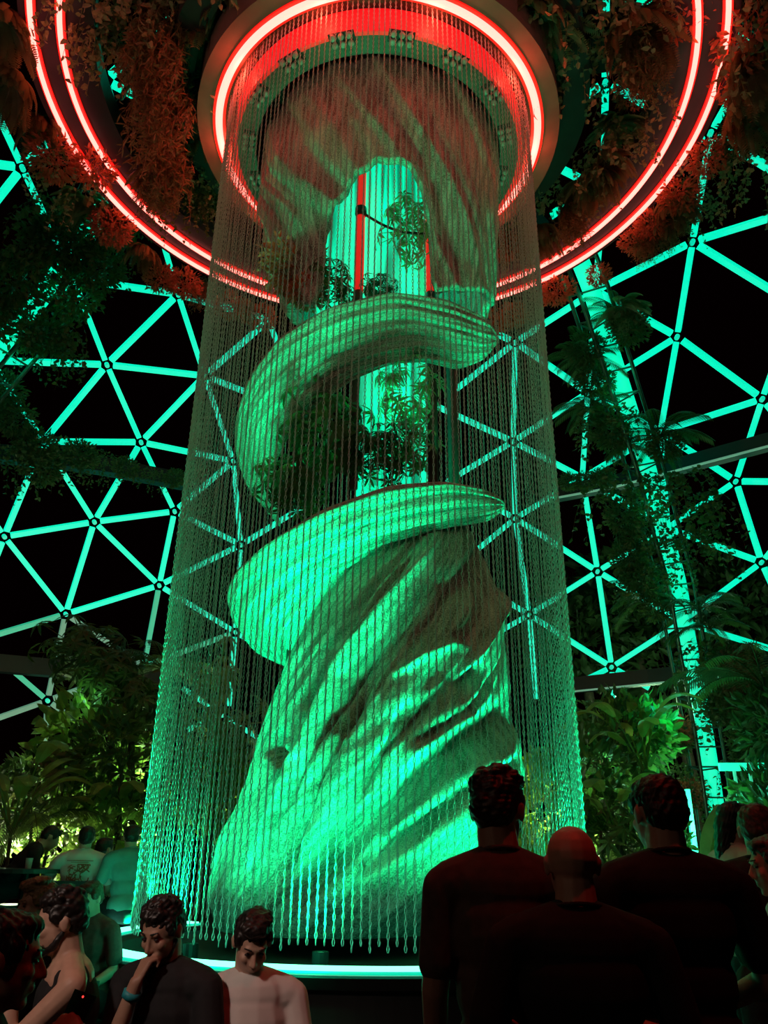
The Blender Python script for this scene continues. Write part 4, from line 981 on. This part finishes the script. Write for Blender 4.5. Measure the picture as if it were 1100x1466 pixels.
    # garment
    g = [x for x in torso(.014)]
    for i, sd in enumerate((-1, 1)):
        el, wr = A[sd]
        if sleeve == 'short': mid = sh[i].lerp(el, .72); g += [cap(sh[i], .066, mid, .062)]
        elif sleeve == 'long': g += [cap(sh[i], .066, el, .055), cap(el, .055, el.lerp(wr, .93), .040)]
    if sleeve == 'none': g = [ball(G(0, 0, .02), (.165 * broad + .014, .134, .134), Rl), ball(G(0, .005, .18), (.162 * broad, .119, .15), Rl), ball(G(0, 0, .34), (.176 * broad, .129, .165), Rl), cap(G(-.12, -.01, .445), .066, G(.12, -.01, .445), .066)]
    shirt_ob = skin('shirt', g, v2, M[shirt], e, 4, .0035, 9)
    if sleeve != 'none':
        mb = MB(); pts = [HP(0, 0, 0) * 0 + G(.064 * math.cos(2 * PI * k / 24), -.014 + .064 * math.sin(2 * PI * k / 24), .538 + .012 * -math.sin(2 * PI * k / 24)) for k in range(24)]
        ob = []; V = []; 
        cc = cap(pts[0], .008, pts[1], .008, 6); sh_ = [cap(pts[k], .008, pts[(k + 1) % 24], .008, 6) for k in range(24)]; skin('collar', sh_, .005 if vox < .01 else .01, M[shirt], shirt_ob, 1)
    tr_ = [ball(B + Vector((0, 0, -.03)), (.175, .128, .12))]
    for sd in (-1, 1): hp, kn, an = lg[sd]; tr_ += [cap(hp, .100, kn, .070), cap(kn, .070, an + Vector((0, 0, .03)), .055)]
    skin('trousers', tr_, .012, M['denim'], e, 3)
    for sd in (-1, 1):
        an = lg[sd][2]; skin('shoe', [cap(an + Vector((0, -.03, -.045)), .043, an + Vector((0, .15, -.055)), .036), cap(an, .045, an + Vector((0, 0, -.03)), .045)], .012, M['shoe'], e, 2)
    # hair
    hs = []
    if hair in ('short', 'quiff', 'messy', 'long', 'bun'):
        hs = [E_(0, -.020, .050, (.083, .096, .078)), E_(0, -.052, .010, (.076, .066, .074)), E_(0, .030, .092, (.062, .052, .030))]
        for sd in (-1, 1): hs += [E_(sd * .068, .012, .038, (.016, .040, .040))]
    if hair == 'quiff': hs += [E_(.01, .050, .108, (.060, .045, .030)), E_(-.01, .0, .122, (.066, .07, .024))]
    if hair == 'messy': hs += [ball(HP(.078 * math.sin(t_) * math.cos(p_), -.012 + .090 * math.sin(t_) * math.sin(p_), .060 + .070 * math.cos(t_)), random.uniform(.013, .021)) for t_, p_ in [(random.uniform(0, 1.15), random.uniform(0, 6.28)) for _ in range(60)]]
    if hair == 'long': hs += [cap(HP(0, -.06, 0), .070, HP(0, -.085, -.16), .055)]
    if hair == 'bun': hs += [E_(0, -.10, .09, .04)]
    if hs: skin('hair', hs, .005 if vox < .01 else .01, M[hairm], e, 1, .0028, 150)
    if vox < .01:
        for sd in (-1, 1):
            skin('eyebrow', [cap(HP(sd * .018, .093, .036), .0045, HP(sd * .045, .080, .038), .0035, 6)], .003, M[hairm], e, 1)
            skin('eye', [ball(HP(sd * .031, .0815, .010), (.012, .008, .0055), Rh)], .003, M['eye'], e, 1)
    if extras: extras(e, G, HP, A, B)
    return e, A, s

def seat(px, py, Y, hz, kind='stool'): pass
SEATS = []
# --- three men standing with their backs to the camera
person('dark-haired man standing with his back turned, dark reddish t-shirt, left of the bald man', P(713, 1164, 2.78), 3, 'stand', yaw=20, pitch=8, lean=2, shirt='tgrey', hair='messy', broad=.90, skinm='skin2',
       arms={-1: ((-.225, .01, .17), (-.225, .12, -.06), .7), 1: ((.25, .02, .2), (.19, .24, .12), .7)})
person('bald man standing with his back turned in a black t-shirt', P(819, 1240, 2.55), 2, 'stand', yaw=0, pitch=2, lean=1, shirt='tblack', hair='none', broad=1.12, skinm='skin',
       arms={-1: ((-.26, .0, .18), (-.12, .22, .22), .8), 1: ((.26, .0, .18), (.12, .22, .22), .8)})
person('broad man with short dark hair standing back turned in black, right of the bald man', P(943, 1168, 2.9), -6, 'stand', yaw=-6, pitch=6, lean=2, shirt='tblack', hair='short', broad=1.06, skinm='skin',
       arms={-1: ((-.26, .02, .19), (-.15, .2, .12), .7), 1: ((.27, .02, .19), (.18, .2, .1), .7)})
# --- seated guests in front
person('young man in a white t-shirt sitting and looking down', P(361, 1350, 3.95), 168, 'sit', yaw=-6, pitch=34, lean=6, shirt='twhite', hair='quiff', broad=1.02,
       arms={-1: ((-.25, .06, .18), (-.08, .26, .10), .9), 1: ((.25, .06, .18), (.08, .26, .10), .9)})
def wristband(e, G, HP, A, B):
    el, wr = A[1]; t = (wr - el).normalized(); p = el.lerp(wr, .84); mb = MB(); mb.tube([p - t * .013, p + t * .013], .036, 20); V = np.concatenate(mb.V)
    o = meshobj('wristband', V, mb.F, M['band'], e, True, world=False)
    skin('beard', [ball(HP(0, .060, -.084), (.034, .030, .028)), cap(HP(.062, .0, -.035), .010, HP(.046, .035, -.078), .013, 8), cap(HP(.046, .035, -.078), .013, HP(.012, .075, -.096), .014, 8), cap(HP(-.062, .0, -.035), .010, HP(-.046, .035, -.078), .013, 8), cap(HP(-.046, .035, -.078), .013, HP(-.012, .075, -.096), .014, 8)], .005, M['hair'], e, 1, .001, 150)
person('seated man in a black jacket holding his hand to his mouth, with a teal wristband', P(233, 1334, 3.85), 196, 'sit', yaw=8, pitch=24, lean=10, shirt='tblack', sleeve='short', hair='messy', skinm='skin2',
       arms={1: ((.13, .20, .23), (.030, .165, .50), 1.5, (-.25, -.35, .9), (-.5, -.8, -.2)), -1: ((-.25, .06, .16), (-.02, .30, .14), .8)}, extras=wristband)
def beard2(e, G, HP, A, B):
    skin('beard', [ball(HP(0, .060, -.084), (.034, .030, .028)), cap(HP(.062, .0, -.035), .012, HP(.046, .035, -.078), .018, 8), cap(HP(.046, .035, -.078), .015, HP(.012, .075, -.096), .018, 8), cap(HP(-.062, .0, -.035), .012, HP(-.046, .035, -.078), .018, 8), cap(HP(-.046, .035, -.078), .015, HP(-.012, .075, -.096), .018, 8)], .005, M['hair'], e, 1, .001, 150)
person('bearded man in a black sleeveless top in profile with fingers raised to his lips', P(86, 1322, 3.75), 246, 'sit', yaw=-2, pitch=10, lean=10, shirt='tblack', sleeve='none', hair='messy', extras=beard2, broad=.95,
       arms={-1: ((-.10, .22, .26), (-.02, .20, .55), .9, (.1, -.3, 1), (0, -1, 0)), 1: ((.25, .06, .18), (.16, .28, .10), .6)})
person('fair-haired guest with green-lit hair seen behind the bearded man', P(54, 1296, 4.9), 200, 'sit', yaw=30, pitch=8, lean=6, shirt='tblack', hair='quiff', hairm='hairf')
PH = {}
def phone_hand(e, G, HP, A, B): PH['w'] = A[1][1].copy(); PH['e'] = e
ep, Ap, sp_ = person('dark-haired man in black at the left edge facing right with a raised phone', P(6, 1376, 2.5), 62, 'sit', yaw=10, pitch=6, lean=8, shirt='tblack', hair='short', skinm='skin2', broad=1.1, extras=phone_hand,
       arms={1: ((.23, .13, .16), (.01, .205, .425), 1.0, (-.05, .35, 1), (-.75, .75, 0))})
mw = parent_matrix(ep); wp = mw @ PH['w']; fw = mw.to_3x3() @ Vector((-.75, .75, 0)).normalized(); upv = mw.to_3x3() @ Vector((-.05, .35, 1)).normalized()
c = wp + upv * .10 + fw * .030; ph = empty('phone', c, 0); tag(ph, 'black phone with a tiny red light held up at the lower left', 'phone')
sx = upv.cross(fw).normalized(); mb = MB()
mb.bar(c - upv * .072, c + upv * .072, .070, .009, fw); pb_ = mb.build('phone_body', M['glass'], ph)
mb = MB(); mb.tube([c + upv * .062 + fw * -.006, c + upv * .062 - fw * .002], .0032, 8); mb.build('indicator_light', M['redled'], pb_)
mb = MB(); mb.tube([c + upv * .062 + fw * .006, c + upv * .062 + fw * .002], .0032, 8); mb.build('camera_lens', M['black'], pb_)
# --- guests at the far left tables
def back_print(e, G, HP, A, B):
    # printed panel on the back, following the curve of the shirt
    mb = MB(); r_ = random.Random(3)
    def sp3(x, z): return G(x, -.150 + (x * x) * 2.0, z)
    for k in range(46):
        x, z = r_.uniform(-.085, .085), r_.uniform(.17, .40); a = r_.uniform(0, 6.28); pts = []
        for i in range(6): a += r_.uniform(-.9, .9); x = max(-.09, min(.09, x + .016 * math.cos(a))); z = max(.16, min(.40, z + .016 * math.sin(a))); pts.append(sp3(x, z))
        mb.tube(pts, .0050, 4)
    mb.tube([sp3(x / 10 * .11, .435) for x in range(-10, 11)], .0035, 4); mb.tube([sp3(x / 10 * .075, .42) for x in range(-10, 11)], .0025, 4)
    meshobj('back_print', np.concatenate(mb.V), mb.F, M['print'], e, False, world=False)
person('dark-haired guest seated back turned in a white t-shirt with a rust print', P(124, 1201, 9.0), -8, 'sit', yaw=-6, lean=4, shirt='twhite', hair='short', vox=.012, broad=1.15, extras=back_print, arms={-1: ((-.30, .08, .28), (-.36, .32, .20), .6)})
person('guest in black leaning forward over the far left table', P(72, 1200, 9.6), 62, 'sit', yaw=0, pitch=30, lean=38, shirt='tblack', sleeve='long', hair='short', vox=.012, arms={1: ((.22, .22, .22), (.14, .45, .12), .5)})
person('guest in a peach top beside the guest in the printed shirt', P(150, 1217, 9.4), 30, 'sit', yaw=0, lean=6, shirt='tpeach', hair='short', vox=.012)
person('standing guest in a teal shirt close to the left edge of the chain curtain', P(188, 1200, 9.0), -30, 'sit', yaw=10, pitch=12, lean=10, shirt='tteal', hair='short', vox=.012, broad=1.1)
person('seated guest with a green-lit head in front of the black chair', P(128, 1288, 6.6), 200, 'sit', yaw=0, pitch=12, lean=10, shirt='tgrey', hair='short', hairm='hairb', vox=.010)
# --- guests at the right edge
person('long-haired woman in a pale pink shirt in profile at the far right', P(1055, 1181, 5.4), 78, 'stand', yaw=6, pitch=4, lean=2, shirt='tpink', sleeve='long', hair='long', vox=.008, arms={1: ((.24, .06, .24), (.12, .28, .24), .6), -1: ((-.24, .1, .22), (-.10, .32, .28), .6)})
person('guest in black with a reddish-lit crown turned away at the right edge', P(1085, 1192, 4.2), 20, 'stand', yaw=0, pitch=6, lean=2, shirt='tblack', hair='short', hairm='hairb', vox=.008, broad=1.15)
person('guest in a green-lit white shirt cut by the right edge of the photo', P(1108, 1240, 3.6), 285, 'stand', yaw=-8, pitch=10, lean=4, shirt='twhite', sleeve='short', hair='short', hairm='hairb', vox=.008, broad=1.1)

# seats under the seated guests
def stool_for(ob, lab, kind):
    # seat height from the guest's body: seat just below the pelvis
    body = [c for c in ob.children if c.name.startswith('trousers')][0]; zs = [v.co.z for v in body.data.vertices if abs(v.co.y) < .10 and abs(v.co.x) < .12]; h = min(zs) * ob.scale.z
    base = 0.0; loc = ob.location
    e = empty(kind, (loc.x, loc.y, 0), ob.rotation_euler.z); tag(e, lab, 'chair', None)
    def add(name, f, m): mb = MB(); f(mb); return meshobj(name, np.concatenate(mb.V), mb.F, m, e, False, world=False)
    add('seat', lambda b: b.box((0, 0, h - .025), (.42, .42, .04)), M['black'])
    for x in (-.18, .18):
        for y in (-.18, .18): add('leg', lambda b: b.bar((x, y, h - .045), (x * 1.15, y * 1.15, 0), .03, .03, (0, 1, 0)), M['black'])
    add('backrest', lambda b: b.box((0, -.235, h + .32), (.44, .02, .18)), M['black'])
    for x in (-.18, .18): add('back_frame', lambda b: b.bar((x, -.20, h - .04), (x, -.235, h + .40), .025, .025, (0, 1, 0)), M['black'])
ppl = [o for o in list(COL.objects) if o.name.startswith('person') and o.parent is None]
sit_labels = {'young man in a white': 'black chair under the young man in the white t-shirt', 'seated man in a black jacket': 'black chair under the man with his hand at his mouth', 'bearded man': 'black chair under the bearded man in profile',
    'fair-haired': 'black chair under the fair-haired guest', 'dark-haired man in black at': 'black chair under the man at the left edge with the phone', 'dark-haired guest seated': 'black chair with a wide backrest under the guest in the printed shirt',
    'guest in black leaning': 'black chair under the guest leaning over the far table', 'guest in a peach': 'black chair under the guest in the peach top', 'standing guest in a teal': 'black high seat under the guest in teal by the curtain', 'seated guest with a green': 'black chair under the guest with the green-lit head'}
for o in ppl:
    for k, v in sit_labels.items():
        if o['label'].startswith(k): stool_for(o, v, 'chair')
        if o['label'].startswith('standing guest in a teal'): o['label'] = 'guest in a teal shirt leaning at the left edge of the chain curtain'; stool_for(o, v, 'chair') if k.startswith('standing') else None
# far left table
tp = P(40, 1243, 9.3); tb = empty('table', (tp.x, tp.y, 0)); tag(tb, 'black high table in front of the leaning guest at far left', 'table')
mb = MB(); mb.lathe([(.01, tp.z - .04), (.62, tp.z - .04), (.62, tp.z), (.01, tp.z)], 40, (tp.x, tp.y)); mb.build('table_top', M['black'], tb)
mb = MB(); mb.tube([(tp.x, tp.y, .0), (tp.x, tp.y, tp.z - .04)], .04, 10); mb.build('pole', M['black'], tb); mb = MB(); mb.lathe([(.01, 0), (.3, 0), (.28, .03), (.01, .04)], 30, (tp.x, tp.y)); mb.build('base', M['black'], tb)
for i, (dx, dy) in enumerate(((-.3, -.1), (.12, -.3), (.3, .1))):
    gx = empty('glass', (tp.x + dx, tp.y + dy, tp.z)); tag(gx, ['leftmost', 'front', 'rightmost'][i] + ' small drinking glass on the far left table', 'glass', 'glasses on the far table')
    mb = MB(); mb.lathe([(.03, tp.z + .001), (.036, tp.z + .10), (.033, tp.z + .10), (.027, tp.z + .006)], 16, (tp.x + dx, tp.y + dy)); mb.build('cup', M['bulb'], gx)
# pale folded parasol-like leaf behind the woman
lf = LF(); p0 = P(1013, 1240, 6.6); pts = [p0 + Vector((.02 * i, 0, .055 * i)) for i in range(9)]; V = []
for i, p in enumerate(pts):
    w = .17 * math.sin(PI * min(.97, (i + .4) / 8.6)) ** .7; V += [list(p + Vector((-w * .5, .03, 0))), list(p), list(p + Vector((w * .5, .03, 0)))]
lf.poly(V, [(i * 3 + j, i * 3 + j + 1, (i + 1) * 3 + j + 1, (i + 1) * 3 + j) for i in range(8) for j in range(2)])
pe = empty('peace_lily', (p0.x, p0.y, 0)); tag(pe, 'tall pale upright leaf behind the woman in pink', 'plant')
o = bpy.data.objects.new('leaf', lf.mesh('leaf', M['leafpale'])); COL.objects.link(o); o.parent = pe; o.location = (-p0.x, -p0.y, 0); sm_ = o.modifiers.new('thick', 'SOLIDIFY'); sm_.thickness = .008
mb = MB(); mb.tube([(p0.x, p0.y, 0), tuple(p0)], .015, 8); mb.build('stalk', M['leaf'], pe, True)
mb = MB(); mb.lathe([(.01, 0), (.16, 0), (.2, .3), (.01, .3)], 24, (p0.x, p0.y)); mb.build('pot', M['black'], pe)

# give every hung plant a label of its own: look, support and place
from collections import defaultdict
_g = defaultdict(list)
for o, words, base, x, y in POOL:
    v = 'top edge' if y < 60 else 'upper part' if y < 260 else 'hood height' if y < 440 else 'upper ledge height' if y < 620 else 'lower ledge height' if y < 800 else 'trunk height' if y < 1000 else 'just above heads'
    _g[(words, base, 'left' if x < 545 else 'right', v)].append((x, y, o))
ORD = ['first', 'second', 'third', 'fourth', 'fifth', 'sixth', 'seventh', 'eighth', 'ninth', 'tenth']
for (words, base, h, v), L_ in _g.items():
    L_.sort(key=lambda t: t[0]); n = len(L_)
    for i, (x, y, o) in enumerate(L_):
        pre = words if n == 1 else ('leftmost ' if i == 0 else 'rightmost ' if i == n - 1 else 'middle ' if n == 3 else ORD[i] + ' from left ') + words
        o['label'] = '%s %s, %s, %s' % (pre, base.replace('hung ', ''), h, v)
